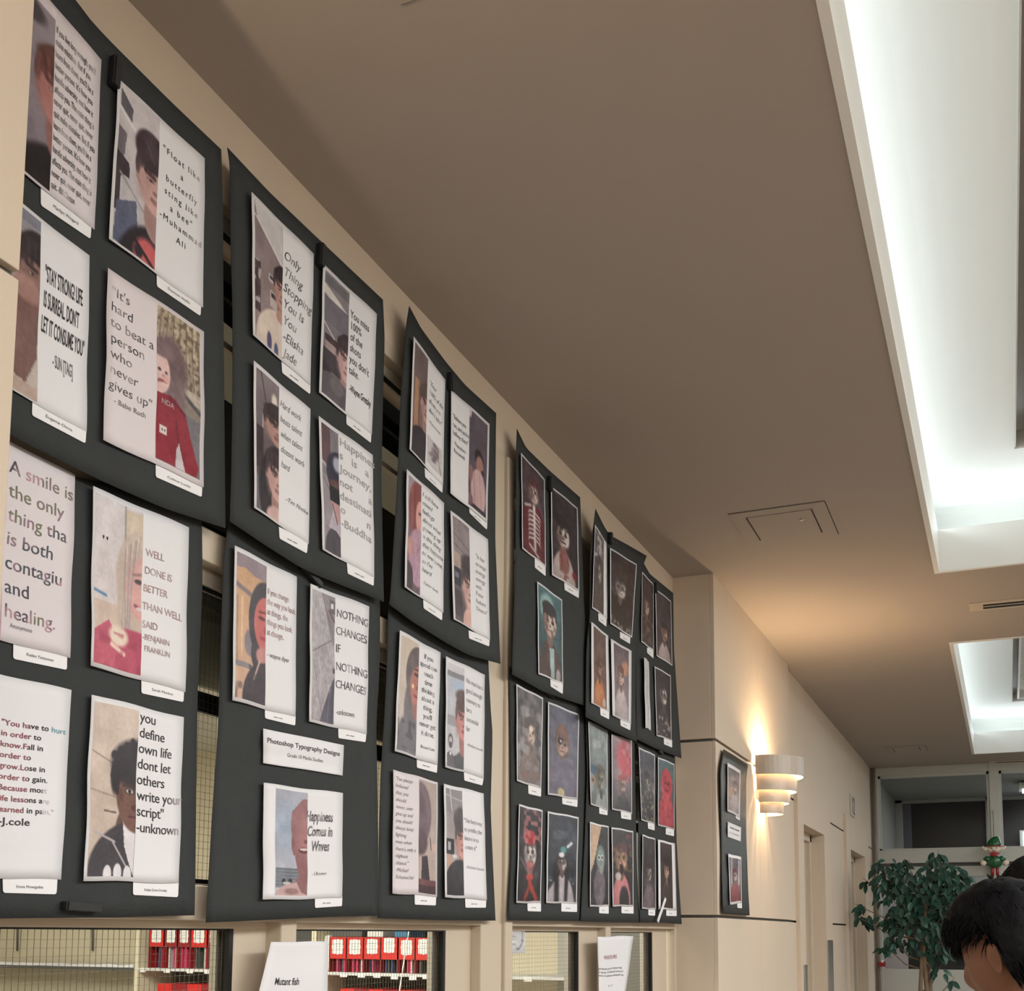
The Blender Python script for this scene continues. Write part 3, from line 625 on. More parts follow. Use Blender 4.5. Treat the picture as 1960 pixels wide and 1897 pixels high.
        if text: TEXTS.append(dict(page=s, lines=[text], map=mp, w=w_, h=h_, tag=o, kind='tag'))
        else:
            R_ = random.Random(int(TL[0] * 7 + TL[1])); a = .28; bs = []; ww = R_.choice([(.10, .16), (.14, .12), (.08, .08, .12), (.18, .14)])
            V, Fc = [], []
            for k in ww:
                x_ = np.array([a, a + k, a + k, a]); y_ = np.array([.50, .50, .60, .60]); n0 = len(V); V += list(mp(x_, y_, 0, 0)); Fc.append((n0 + 3, n0 + 2, n0 + 1, n0)); a += k + .03
            me = mesh('tag_print', [p - s.loc for p in np.array(V)], Fc, mat('tag_ink', (.22, .22, .24), .7, linear=True), o); 
    def text(s, lines, p0, p1, xr, k=.78, style='sans', align='L', tone='dark', seed=1):
        u0, v0 = s.uv(p0)
        if len(lines) > 1: u1, v1 = s.uv(p1); pitch = (v1 - v0) / (len(lines) - 1)
        else: u1, v1, pitch = u0, v0, p1 if not hasattr(p1, '__len__') else .05
        ur = s.uv((xr, (p0[1] + (p1[1] if hasattr(p1, '__len__') else p0[1])) / 2))[0]
        TEXTS.append(dict(page=s, lines=lines, u0=u0, u1=u1, ur=ur, v0=v0, pitch=pitch, k=k, style=style, align=align, tone=tone, seed=seed, kind='text'))
STY = dict(sans=(0, 0, 1, 1), bold=(.012, 0, 1.02, 1), thin=(-.006, 0, 1, 1), cond=(.012, 0, 1, 1.25), serif=(.002, 0, .95, 1), script=(-.004, .32, 1, .95), mono=(0, 0, 1.35, .9), brush=(.02, .2, 1, 1.2), block=(0, 0, 1, 1.3))
def tone_of(kind, x, y, seed):
    R_ = np.random.RandomState(seed); ph = R_.rand(6) * 6.28
    f = .5 + .5 * np.sin(x * 9 + y * 5 + ph[0]) * np.sin(x * 4 - y * 11 + ph[1]); f = .6 * f + .4 * (.5 + .5 * np.sin(x * 15 + ph[2] + y * 17))
    D_ = np.array((42, 38, 42.)); Lt = np.array((188, 182, 184.))
    if kind == 'dark': f = f * .12
    elif kind == 'mid': f = .2 + f * .3
    elif kind == 'fade': f = np.clip(f * 1.25 - .15, 0, 1)
    elif kind == 'fadeR': f = np.clip((x - .62) * 3.2, 0, .95)
    elif kind == 'light': f = .62 + f * .35
    elif kind == 'pale': f = .82 + f * .15
    elif kind == 'grey': f = .4 + f * .25
    f = f[:, None]; c = D_ * (1 - f) + Lt * f
    if kind == 'pinks':
        pal = np.array([(78, 66, 84), (190, 150, 162), (120, 120, 96), (150, 120, 140), (72, 78, 88)], float); i = ((f[:, 0] * 1.1 + y * 2.1 + x * .7) * 2.4).astype(int) % 5; c = pal[i]
    if kind == 'redteal':
        t = np.clip(x, 0, 1)[:, None]; c = np.where(t < .42, np.array((140, 70, 82.)), np.where(t < .72, np.array((30, 26, 30.)), np.array((120, 170, 186.)))); 
        c = np.where((y[:, None] > .62) & (t > .66), np.array((214, 204, 208.)), c)
    if kind == 'red': c = np.array((165, 70, 80.)) * (1 - f * .3) + f * 50
    if kind == 'warm': c = np.array((150, 110, 112.)) * (1 - f) + np.array((200, 185, 186.)) * f
    return c
def flush_texts():
    objs = []
    for t in TEXTS:
        st = STY[t.get('style', 'sans')]; t['fo'] = []
        for ln in t['lines']:
            c = bpy.data.curves.new('t', 'FONT'); c.body = ln; c.size = 1; c.resolution_u = 3; c.offset = st[0]; c.shear = st[1]; c.space_character = st[2]
            o = bpy.data.objects.new('t', c); COL.objects.link(o); t['fo'].append(o)
    dg = bpy.context.evaluated_depsgraph_get(); dg.update()
    for t in TEXTS:
        s = t['page']; data = []
        for o in t['fo']:
            e = o.evaluated_get(dg); me = e.to_mesh(); n = len(me.vertices); co = np.empty(n * 3, np.float32)
            if n: me.vertices.foreach_get('co', co)
            co = co.reshape(-1, 3); Fc = [tuple(p.vertices) for p in me.polygons]
            data.append((co[:, :2].copy(), Fc)); e.to_mesh_clear()
        wmax = max([d[0][:, 0].max() if len(d[0]) else 0 for d in data] + [1e-6])
        V, Fs, Cc = [], [], []; n0 = 0
        for i, (co, Fc) in enumerate(data):
            if not len(co): continue
            if t['kind'] == 'tag':
                sx = .5 / wmax; sz = .30; x = .24 + co[:, 0] * sx; y = .62 - co[:, 1] * sz; P = t['map'](x, y, 0, 0); cc = np.tile((70., 68, 72), (len(co), 1))
            else:
                st = STY[t['style']]; fr = i / max(1, len(data) - 1); u0 = t['u0'] + (t['u1'] - t['u0']) * fr; span = t['ur'] - .5 * (t['u0'] + t['u1']); sx = span / wmax
                wl_ = co[:, 0].max() * sx; off = 0 if t['align'] == 'L' else (span - wl_) / 2 if t['align'] == 'C' else span - wl_
                x = u0 + off + co[:, 0] * sx; y = t['v0'] + t['pitch'] * i - co[:, 1] * t['pitch'] * t['k'] * st[3]
                if s.us is not None and t['align'] == 'L' and t['u0'] > .3: x = x + max(0, s.us + .012 - x.min())
                P = s.S(x, y, .0007); rx = (x - t['u0']) / max(1e-3, span); ry = (y - t['v0']) / max(1e-3, abs(t['pitch']) * len(data)); cc = tone_of(t['tone'], rx, ry, t['seed'])
            V.append(P); Cc.append(cc); Fs += [tuple(int(k) + n0 for k in f) for f in Fc]; n0 += len(co)
        V = np.concatenate(V); Cc = np.concatenate(Cc) / 255; Cc = np.where(Cc <= .04045, Cc / 12.92, ((Cc + .055) / 1.055) ** 2.4)
        nm = 'tag_text' if t['kind'] == 'tag' else 'quote_text'
        o = mesh(nm, V - s.loc, Fs, INK, t.get('tag') or s.o)
        a = o.data.color_attributes.new('ink', 'FLOAT_COLOR', 'POINT'); a.data.foreach_set('color', np.c_[Cc, np.ones(len(Cc))].astype(np.float32).ravel())
    for t in TEXTS:
        for o in t['fo']: c = o.data; bpy.data.objects.remove(o); bpy.data.curves.remove(c)
# ------------------------------------------------------------------ the half face quote prints
def L(x, y): return (x, y)
# a1, top left
def f(c):
    c.grad((150, 142, 150), (120, 110, 120)); c.rect(.0, 0, 1, .05, (226, 220, 224)); c.ell(.55, .12, .3, .06, (70, 66, 70), .4)
    half(c, 'R', (196, 128, 118), (92, 56, 50), (26, 22, 26), cy=.46, rx=.42, ry=.2, fx=1.15)
p = Page('a1', (-17, -135), (194.3, 115), (181, 440), (-30, 268), 'print partly behind the pier, dense quote ending in quit, quit, top row', PINKP)
p.photo(.03, p.split((107.5, 25)), .02, .985, f, 30, 110)
p.text(['If you live long enough, you\'ll', 'make mistakes. But if you', 'learn from them, you\'ll be a', 'better person. It\'s how you', 'handle adversity, not how it', 'affects you. The main thing is', 'never quit, never quit, never', 'quit make mistakes. But if you', 'learn from them, you\'ll be a', 'better person. It\'s how you', 'handle adversity, not how it', 'affects you. The main thing is', 'never quit, never quit, never', 'quit. -Bill Clinton'], (107, 60), (84, 346), 177, .8, 'bold', 'L', 'fade', 4)
p.tagcard((78, 359), (78, 393), (173, 457.5), (175, 432), 'Marilyn Wingard')
def f(c):
    c.grad((208, 204, 206), (190, 188, 192)); c.noise(10, 6, 3)
    c.poly([(.03, .02), (.33, .1), (.3, .2), (.03, .13)], (92, 92, 100)); c.poly([(.0, .26), (.2, .28), (.14, .55), (0, .55)], (110, 108, 114)); c.line(0, .14, .4, .22, .03, (226, 224, 226))
    c.poly([(0, .42), (.3, .46), (.32, .55), (.12, .56), (.1, .8), (0, .8)], (62, 54, 60)); c.line(.1, .55, .8, .72, .02, (160, 156, 160))
    c.poly([(.05, .74), (.5, .66), (.62, 1), (.0, 1)], (84, 96, 122)); 
    half(c, 'R', (214, 170, 162), (58, 46, 52), (34, 30, 38), cy=.46, rx=.5, ry=.20)
    c.ell(.82, .27, .42, .13, (66, 52, 60), .15); c.line(.62, .2, .9, .32, .02, (96, 80, 90), .6)
    c.ell(.82, .98, .34, .13, (214, 92, 92), .3); c.ell(.6, .96, .1, .04, (40, 30, 40), .4); c.line(.5, .9, .95, 1, .03, (40, 26, 34))
p = Page('a1', (226.5, 150), (392, 303), (388.8, 589), (208.7, 457), 'butterfly and bee quote print with dark haired boy beside a white building')
p.photo(.03, p.split((306, 234)), .015, .985, f, 60, 150)
p.text(['"Float like', 'a', 'butterfly', 'sting like', 'a bee"', '-Muhammad', 'Ali'], (309, 284), (305, 438), 387, .74, 'mono', 'C', 'fadeR', 5)
p.tagcard((300, 524), (300, 548), (383.5, 605), (385, 584), 'Dawson Hollis')
def f(c):
    c.grad((150, 148, 156), (190, 180, 172)); c.rect(0, .0, 1, .06, (120, 124, 138))
    half(c, 'R', (150, 112, 100), (40, 32, 34), (190, 180, 168), cy=.33, rx=.36, ry=.19)
    c.poly([(.5, .5), (1, .42), (1, .75), (.8, .93), (.4, .9), (.55, .7)], (124, 88, 80)); c.ell(.8, .42, .25, .07, (170, 128, 116), .4); c.rect(0, .93, 1, 1, (186, 162, 146))
p = Page('a1', (-50, 318), (171.3, 489), (166, 826), (-62, 700), 'STAY STRONG! quote print in tall condensed black letters, partly behind the pier')
p.photo(.03, p.split((78, 460)), .02, .99, f, 44, 110)
p.text(['"STAY STRONG! LIFE', 'IS SURREAL. DON\'T', 'LET IT CONSUME YOU"'], (87, 537), (78.5, 632), 166, .72, 'cond', 'L', 'dark', 2)
p.text(['- SUN [TAG]'], (101, 701), .11, 139, .72, 'cond', 'L', 'grey', 2)
p.tagcard((62, 766), (61, 795), (163.4, 849), (165, 826), 'Eugene Onna')
def f(c):
    c.grad((176, 160, 130), (120, 112, 110)); c.blotch(22, .55, (96, 84, 62), 5, .8, lambda x, y: y < .5); c.blotch(14, .6, (214, 200, 170), 8, .6, lambda x, y: y < .55)
    for i in range(7): c.line(.1 + i * .14, 0, .0 + i * .17, .45, .012, (110, 94, 70), .8)
    c.rect(0, .44, 1, .52, (206, 196, 176), .7); c.line(.5, .47, 1, .56, .035, (70, 70, 76)); c.poly([(0, .6), (1, .62), (1, 1), (0, 1)], (112, 112, 118)); c.noise(26, 8, 9)
    c.ell(.3, .36, .38, .2, (112, 92, 94), .3); c.ell(.42, .52, .24, .12, (124, 104, 106), .5); c.ell(.02, .42, .27, .15, (226, 190, 182), .1)
    c.ell(.05, .412, .04, .011, (60, 50, 60), .4); c.line(0, .49, .1, .48, .02, (150, 90, 90)); c.ell(.1, .27, .3, .055, (120, 100, 102), .3); c.ell(.2, .415, .03, .010, (80, 62, 66), .4); c.ell(.14, .445, .04, .012, (196, 150, 146), .5); c.line(.04, .48, .2, .475, .02, (160, 84, 88)); c.ell(.2, .46, .06, .02, (226, 170, 166), .8)
    c.poly([(0, .56), (.4, .55), (.66, .63), (.86, .83), (.98, .93), (.92, 1), (.56, 1), (.46, .88), (.42, 1), (0, 1)], (150, 28, 44)); c.noise(12, 5, 4)
    c.line(.28, .56, .62, .62, .03, (112, 20, 34)); c.line(.44, .7, .56, .9, .02, (110, 18, 34)); c.rect(.08, .77, .24, .825, (224, 206, 206)); c.rect(.12, .79, .15, .8, (60, 40, 44)); c.rect(.18, .79, .21, .8, (60, 40, 44))
    c.poly([(.46, .88), (.52, .83), (.66, 1), (.44, 1)], (206, 200, 206))
p = Page('a1', (207, 512.7), (390.6, 635), (390, 933), (198, 842), 'hard to beat quote print with a toddler in a red hoodie on its right half', PINKP)
ph = p.photo(p.split((301.8, 585), "R"), .955, .025, .965, f, 70, 150)
p.text(['"It\'s', 'hard', 'to beat a', 'person', 'who', 'never', 'gives up"'], (214, 563), (208, 740), 294, .86, 'thin', 'L', 'fade', 11)
p.text(['- Babe Ruth'], (218, 770), .055, 280, .8, 'sans', 'L', 'grey', 3)
p.text(['NDA'], (309, 770), .05, 334, .9, 'bold', 'L', 'dark', 3); TEXTS[-1]['tone'] = 'pale'
p.tagcard((298, 891), (298, 913), (386, 951.6), (387, 932), 'Celine Lunki')
# a2
def f(c): c.grad((200, 190, 196), (190, 150, 160))
p = Page('a2', (-80, 790), (143.8, 909), (134.6, 1259.5), (-100, 1197), 'A smile is the only thing quote print in large rounded letters, partly behind the pier', PINKP)
p.photo(.03, .40, .02, .98, f, 10, 30)
p.text(['A smile is', 'the only', 'thing tha', 'is both', 'contagiu', 'and', 'healing.'], (18, 902), (8, 1179), 139, .80, 'sans', 'L', 'pinks', 6)
p.text(['Anonymous'], (19, 1200), .04, 62, .8, 'sans', 'L', 'grey', 3)
p.tagcard((25.5, 1230), (25, 1261), (127.8, 1282.5), (128.5, 1256), 'Kaden Yentumun')
def f(c):
    c.grad((212, 208, 210), (206, 196, 192)); c.rect(.62, .02, 1, .3, (206, 190, 166)); c.line(.62, 0, .62, .32, .015, (150, 142, 136)); c.rect(0, .62, .6, .86, (206, 184, 166)); c.line(0, .57, .25, .585, .02, (70, 130, 176))
    c.noise(8, 4, 5)
    hc = (196, 178, 160); c.ell(1.0, .42, .55, .30, hc, .1); c.ell(.78, .62, .30, .3, hc, .15); c.ell(1.02, .48, .36, .2, (216, 160, 152), .1)
    for i in range(9): c.line(.95 - i * .04, .16 + i * .012, .62 - i * .01 + .05 * (i % 3), .78 + .02 * (i % 2), .018, [(170, 150, 140), (222, 206, 184), (150, 130, 134)][i % 3], .6)
    c.ell(.93, .435, .09, .015, (70, 50, 54), .4); c.line(.82, .40, 1, .385, .02, (150, 120, 104)); c.line(.86, .585, 1, .6, .025, (150, 66, 78)); c.ell(.96, .60, .08, .012, (226, 200, 200), .4)
    c.ell(.8, .98, .95, .24, (186, 52, 84), .06); c.poly([(0, .8), (.3, .72), (.5, .85), (.4, 1), (0, 1)], (196, 70, 96)); c.ell(.5, .80, .2, .06, (226, 208, 186), .4); c.line(.35, .86, .62, .9, .03, (236, 200, 180)); c.blotch(7, .6, (156, 36, 66), 7, .5, lambda x, y: y > .78)
p = Page('a2', (178.7, 930), (361.8, 1009.7), (355, 1325), (173.9, 1274), 'WELL DONE IS BETTER quote print with a blonde girl in a crimson top')
p.photo(.025, p.split((274.7, 978)), .03, .975, f, 70, 150)
p.text(['WELL', 'DONE IS', 'BETTER', 'THAN WELL', 'SAID'], (279, 1063), (272, 1200), 351, .58, 'serif', 'L', 'warm', 5)
p.text(['-BENJAMIN', 'FRANKLIN'], (273, 1223), (276, 1246), 326, .72, 'serif', 'L', 'warm', 8)
p.text(['"'], (194, 1042), .09, 207, .9, 'thin', 'L', 'dark', 8)
p.tagcard((270.6, 1301), (270.6, 1327), (351, 1344), (352, 1323), 'Sarah Markus')
p = Page('a2', (-105, 1264), (137, 1320.7), (117, 1684), (-115, 1675), 'You have to hurt quote print, bold letters fading from maroon to teal, bottom left', PAPER)
p.photo(.03, .36, .02, .98, f, 10, 30)
p.text(['"You have to hurt', 'in order to', 'know.Fall in', 'order to', 'grow.Lose in', 'order to gain.', 'Because most', 'life lessons are', 'learned in pain."'], (3, 1386), (-6, 1552), 121, .74, 'bold', 'L', 'redteal', 5)
p.text(['-J.cole'], (-4, 1577), .07, 57, .72, 'bold', 'L', 'dark', 5)
p.tagcard((5, 1683), (5.5, 1709), (108, 1712), (109.6, 1684), 'Emma Mmwigadisa')
def f(c):
    c.grad((206, 188, 172), (196, 178, 160)); c.noise(5, 6, 3); c.line(0, .28, .6, .36, .01, (150, 130, 116)); c.line(0, .5, .55, .54, .01, (160, 140, 124)); c.line(.3, .62, .55, .63, .012, (90, 70, 60))
    c.ell(.9, .72, .35, .14, (96, 66, 54), .1)
    c.ell(1.05, .97, 1.05, .3, (50, 46, 52), .05); c.poly([(.7, .66), (1, .72), (1, 1), (.9, .93), (.76, .82)], (222, 220, 224)); c.line(.08, .74, .55, .8, .015, (176, 172, 176)); c.line(.5, .8, .92, .98, .015, (176, 172, 176))
    c.ell(1.02, .52, .46, .22, (112, 74, 58), .06); c.ell(.68, .52, .05, .04, (96, 60, 48), .3)
    hc = (26, 22, 26); c.ell(1.05, .33, .60, .15, hc, .25); c.ell(.53, .42, .10, .10, hc, .4)
    for i in range(14): c.ell(.48 + i * .045, .20 + .09 * abs(1 - i / 9) + .01 * (i % 3), .06, .025, hc, .4)
    for i in range(9): c.line(.5 + i * .06, .34, .46 + i * .06 + .03 * (i % 2), .41 + .05 * (i % 3) * (i < 3) + .012 * (i % 2), .03, hc)
    c.line(.72, .465, 1, .455, .02, (50, 32, 28)); c.ell(.86, .495, .11, .02, (60, 38, 32), .4); c.ell(.86, .495, .075, .013, (214, 208, 204), .3); c.ell(.86, .495, .04, .013, (24, 16, 16), .3)
    c.ell(.98, .59, .09, .02, (78, 46, 38), .5); c.ell(.95, .65, .14, .02, (120, 70, 66), .4); c.line(.84, .645, 1, .645, .012, (50, 28, 26))
    for i in range(3): c.ell(.42 + i * .22, .99 - .01 * (i % 2), .09, .055, (222, 220, 224), .15)
p = Page('a2', (175.7, 1329.8), (352, 1372.7), (342, 1690), (160, 1686.6), 'you define own life quote print with a boy in a dark zip jacket')
p.photo(.03, p.split((266.7, 1359.7)), .03, .975, f, 70, 150)
p.text(['you', 'define', 'own life', 'dont let', 'others', 'write your', 'script"', '-unknown'], (268, 1380), (260, 1591), 348, .92, 'serif', 'L', 'fadeR', 5)
p.tagcard((254.7, 1690), (254.4, 1713), (340.6, 1717.5), (341.6, 1693), 'Kalijae Grant-Ormsby')
# b1
def f(c):
    c.grad((138, 122, 126), (150, 132, 128)); c.poly([(0, 0), (1, 0), (1, .3), (.1, .12)], (206, 206, 206)); c.line(0, .1, 1, .31, .02, (226, 226, 222)); c.rect(0, .42, .2, .8, (74, 58, 62)); c.blotch(12, .6, (200, 194, 196), 4, .8, lambda x, y: (x < .22) & (y > .42) & (y < .75))
    c.rect(.5, .44, .72, .5, (196, 190, 192)); c.rect(.54, .45, .7, .48, (84, 80, 90)); c.rect(.55, .56, .9, .68, (188, 178, 176)); c.rect(.6, .57, .78, .61, (60, 56, 64))
    half(c, 'R', (196, 148, 132), (48, 38, 40), (222, 208, 192), cy=.50, rx=.30, ry=.145, shw=1.0); c.ell(1, 1.0, .98, .33, (222, 206, 190), .05); c.ell(.98, .70, .2, .05, (190, 144, 128), .1); c.ell(.52, .95, .09, .07, (84, 78, 120), .3); c.ell(.78, .98, .08, .06, (78, 96, 140), .3)
p = Page('b1', (481.7, 367), (600.7, 486), (594.3, 738), (484.5, 641), 'Only Thing Stopping You quote print in calligraphic letters with a boy in cream shirt')
p.photo(.04, p.split((541.4, 468)), .03, .985, f, 56, 140)
p.text(['Only', 'Thing', 'Stopping', 'You Is', 'You', '-Elisha', 'Jade'], (543, 493), (541, 680), 598, .86, 'script', 'L', 'fade', 13)
p.tagcard((539, 695.5), (540, 713.6), (593.6, 755), (594, 735))
def f(c):
    c.grad((140, 136, 142), (120, 116, 120)); c.rect(0, .02, 1, .1, (110, 112, 116)); c.poly([(0, .1), (1, .2), (1, .27), (0, .18)], (218, 214, 206)); c.rect(0, .2, 1, .40, (112, 110, 120)); c.line(0, .42, .7, .55, .015, (226, 222, 220)); c.rect(.05, .5, .6, .56, (70, 58, 60)); c.rect(.0, .62, .8, .78, (64, 60, 68)); c.rect(.1, .56, .5, .62, (170, 150, 146))
    half(c, 'R', (216, 174, 168), (54, 44, 48), (96, 92, 98), cy=.60, rx=.42, ry=.17); c.ell(.1, .80, .25, .07, (50, 46, 50), .2); c.ell(.5, .99, .9, .2, (92, 88, 94), .06); c.ell(.62, .86, .28, .07, (112, 108, 112), .3)
p = Page('b1', (619, 504.8), (721.6, 601), (711.8, 832), (611, 751), 'You miss 100% of the shots quote print with a boy in a grey hoodie')
p.photo(.04, p.split((669, 569)), .03, .98, f, 56, 140)
p.text(['You miss', '100%', 'of the', 'shots', 'you don\'t', 'take.'], (671, 606), (668, 713), 708, .74, 'block', 'L', 'dark', 5)
p.text(['-Wayne Gretzky'], (669, 748), .085, 711, .74, 'cond', 'L', 'dark', 5)
p.tagcard((663, 793.6), (663, 811.7), (709.8, 848), (710.5, 832))
def f(c):
    c.grad((128, 118, 120), (70, 60, 64)); c.line(.2, 0, .55, .3, .02, (60, 50, 54)); c.line(.3, .3, .24, .62, .02, (190, 184, 180)); c.ell(.8, .14, .12, .05, (226, 216, 200), .6); c.rect(0, .4, .3, .7, (58, 48, 52)); c.rect(0, .75, .2, 1, (96, 96, 106))
    half(c, 'R', (186, 140, 126), (46, 34, 36), None, cy=.33, rx=.62, ry=.13, neck=False)
    c.ell(1, .82, .9, .34, (36, 30, 34), .1); half(c, 'R', (206, 160, 150), (52, 40, 44), None, cy=.69, rx=.55, ry=.17); c.ell(.95, .99, .5, .09, (206, 168, 160), .2)
p = Page('b1', (486, 690), (594.3, 783), (591, 1041.6), (486.6, 972), 'Hard work beats talent quote print with two boys, one above the other')
p.photo(.04, p.split((534.4, 738)), .03, .985, f, 56, 140)
p.text(['Hard work', 'beats talent', 'when talent', 'doesnt work', 'hard'], (536, 776), (538, 892), 583, .68, 'script', 'L', 'grey', 5)
p.text(['-Tim Notke'], (547, 958), .06, 590, .8, 'script', 'L', 'mid', 5)
p.tagcard((534, 1013), (535, 1031), (587.4, 1059.6), (589, 1040))
def f(c):
    c.grad((120, 116, 124), (150, 146, 150)); c.rect(0, .0, .5, .3, (96, 70, 76)); c.line(0, .3, 1, .42, .02, (196, 192, 196)); c.rect(0, .4, .5, .8, (150, 144, 150)); c.line(.0, .42, .5, .52, .012, (90, 84, 90))
    c.ell(.95, .98, .9, .22, (66, 62, 70), .08); c.poly([(.3, .8), (.6, .62), (1, .66), (1, .84), (.7, .8)], (186, 176, 190)); c.ell(1, .56, .5, .17, (196, 150, 150), .1); c.ell(1, .34, .75, .18, (44, 48, 66), .08); c.ell(.9, .26, .25, .06, (170, 176, 196), .5); c.ell(1, .44, .6, .05, (96, 66, 62), .3); c.rect(.4, .46, 1, .58, (28, 34, 34)); c.line(.55, .6, .8, .74, .02, (50, 40, 46))
p = Page('b1', (610.3, 796), (713.6, 871), (716.5, 1106), (617.6, 1052), 'Happiness is a Journey quote print in very pale letters, boy with navy cap')
p.photo(.04, p.split((647.3, 830)), .03, .985, f, 50, 140)
p.text(['Happines', 's   is   a', 'Journey,', 'not      a', 'destinati', 'o        n', '-Buddha'], (650, 851), (652, 1006), 716, .82, 'bold', 'L', 'pale', 5)
p.tagcard((664, 1079), (665.4, 1098), (715, 1121.6), (715.7, 1106))
# b2
def f(c):
    c.grad((206, 160, 112), (212, 170, 140)); c.poly([(0, 0), (1, 0), (1, .12), (.62, .12), (.3, .09), (0, .1)], (144, 130, 138)); c.line(0, .22, .6, .27, .04, (128, 116, 118)); c.rect(.0, .74, .5, .78, (138, 132, 134)); c.line(.05, .3, .05, .74, .02, (160, 140, 120)); c.line(.2, .3, .2, .7, .03, (226, 186, 140))
    c.ell(.45, .6, .16, .09, (128, 122, 130), .3); hc = (66, 62, 68); c.ell(1.0, .42, .58, .30, hc, .06); c.ell(.85, .66, .34, .14, hc, .1)
    c.ell(1.02, .43, .42, .2, (206, 104, 98), .06); c.ell(1.0, .66, .32, .07, (196, 130, 124), .2); c.ell(.86, .39, .12, .014, (110, 50, 56), .5); c.line(.76, .35, 1, .34, .018, (130, 56, 56)); c.line(.84, .53, 1, .53, .03, (176, 60, 74)); c.ell(1, .47, .08, .025, (176, 76, 76), .6)
    c.ell(1.05, .99, .82, .29, (58, 48, 56), .05); c.line(.8, .7, .6, .84, .02, (206, 172, 150)); c.blotch(6, .6, (46, 42, 52), 4, .5, lambda x, y: y > .75)
p = Page('b2', (449.6, 1044), (568.3, 1104), (565.6, 1372), (445, 1340.5), 'If you change the way you look quote print, girl with reddish face and dark hair')
p.photo(.035, p.split((510.7, 1080)), .03, .975, f, 60, 150)
p.text(['If you change', 'the way you look', 'at things, the', 'things you look', 'at change..'], (512, 1136), (511, 1214), 566, .86, 'serif', 'L', 'warm', 9)
p.text(['- wayne dyer'], (511, 1256), .06, 554, .8, 'serif', 'L', 'grey', 5)
p.tagcard((507, 1359.5), (507, 1375), (565, 1389), (565.5, 1373))
def f(c):
    c.grad((172, 170, 176), (160, 156, 160)); c.noise(14, 14, 5); c.noise(30, 8, 6); c.poly([(.4, 0), (1, 0), (1, .3), (.95, .42)], (138, 132, 138)); c.rect(.75, .03, 1, .14, (96, 92, 100)); c.rect(.8, .06, .92, .1, (216, 214, 216)); c.line(.72, .12, 1, .2, .02, (110, 66, 72)); c.line(.4, .0, 1, .36, .012, (110, 106, 112)); c.line(.0, .48, .9, .34, .012, (120, 112, 118)); c.line(.05, .55, .5, .98, .012, (130, 122, 128))
    c.poly([(1, .62), (.86, .68), (.6, .84), (.36, 1), (1, 1)], (78, 76, 92)); c.line(.8, .72, .7, 1, .02, (104, 102, 118)); c.line(.92, .7, .9, 1, .02, (60, 58, 74)); c.rect(.9, .56, 1, .6, (60, 58, 66))
p = Page('b2', (594.4, 1117), (706.8, 1161), (702, 1406), (592, 1381), 'NOTHING CHANGES IF NOTHING CHANGES quote print with grey stone photo')
p.photo(.035, p.split((642, 1141)), .03, .98, f, 60, 150)
p.text(['NOTHING', 'CHANGES', 'IF', 'NOTHING', 'CHANGES'], (644, 1180), (642, 1316), 703, .66, 'serif', 'L', 'fade', 31)
p.text(['-unknown'], (643, 1367), .075, 678.5, .8, 'serif', 'L', 'grey', 5)
p.tagcard((647.4, 1394), (647.8, 1413), (699.5, 1420.6), (701, 1405))
p = Page('b2', (504, 1394.5), (658.3, 1426.4), (655.8, 1484.7), (504, 1460.8), 'wide white title card reading Typography Designs and Grade 10 Media Studies', cat='card', group=None, wave=.0006, curl=.003)
p.o.name = 'title_card'
p.text(['Photoshop Typography Designs'], (511.3, 1421), .26, 651.5, .8, 'bold', 'L', 'dark', 5)
p.text(['Grade 10 Media Studies'], (550, 1448.4), .20, 618.5, .8, 'sans', 'L', 'grey', 5)
def f(c):
    c.grad((168, 172, 184), (186, 194, 206)); c.ell(.4, .35, .6, .25, (150, 168, 190), 1.2); c.rect(0, .74, 1, .93, (112, 122, 132)); c.noise(5, 5, 3)
    for i in range(12): c.line(0, .75 + i * .015, .8, .755 + i * .015, .006, (150, 158, 166) if i % 2 else (92, 104, 114), .6)
    c.ell(.25, .87, .06, .03, (40, 38, 42), .3); c.ell(.45, .87, .06, .03, (44, 40, 44), .3); c.ell(.35, .885, .14, .015, (190, 194, 200), .4)
    sk = (146, 96, 98); c.poly([(1, .07), (.88, .06), (.7, .12), (.5, .2), (.47, .3), (.5, .44), (.5, .55), (.56, .62), (.6, .61), (.66, .74), (.74, .84), (1, 1)], sk); c.ell(.98, .4, .3, .2, (168, 112, 112), .6)
    c.ell(.9, .565, .18, .03, (96, 48, 56), .3); c.ell(.9, .555, .14, .012, (226, 206, 202), .3); c.ell(.98, .48, .09, .02, (110, 64, 70), .5); c.ell(.55, .5, .05, .05, (128, 80, 82), .3)
    c.ell(.8, 1.02, .82, .15, (196, 160, 154), .08); c.ell(.5, .96, .22, .03, (150, 112, 110), .5); c.poly([(.6, .84), (1, .78), (1, 1), (.8, .97)], (140, 92, 92))
p = Page('b2', (505, 1498), (656.4, 1518), (655, 1718.6), (503, 1722), 'Happiness Comes in Waves quote print with sea and a smiling silhouette')
p.photo(.14, .53, .035, .965, f, 64, 130)
p.text(['Happiness', 'Comes in', 'Waves'], (585.5, 1571), (587, 1629), 638, .8, 'brush', 'C', 'fade', 3)
p.text(['- Uknown'], (596, 1676), .055, 624.5, .9, 'script', 'L', 'grey', 5)
p.tagcard((602.8, 1719.4), (602.8, 1738), (654.4, 1734.4), (655, 1719))
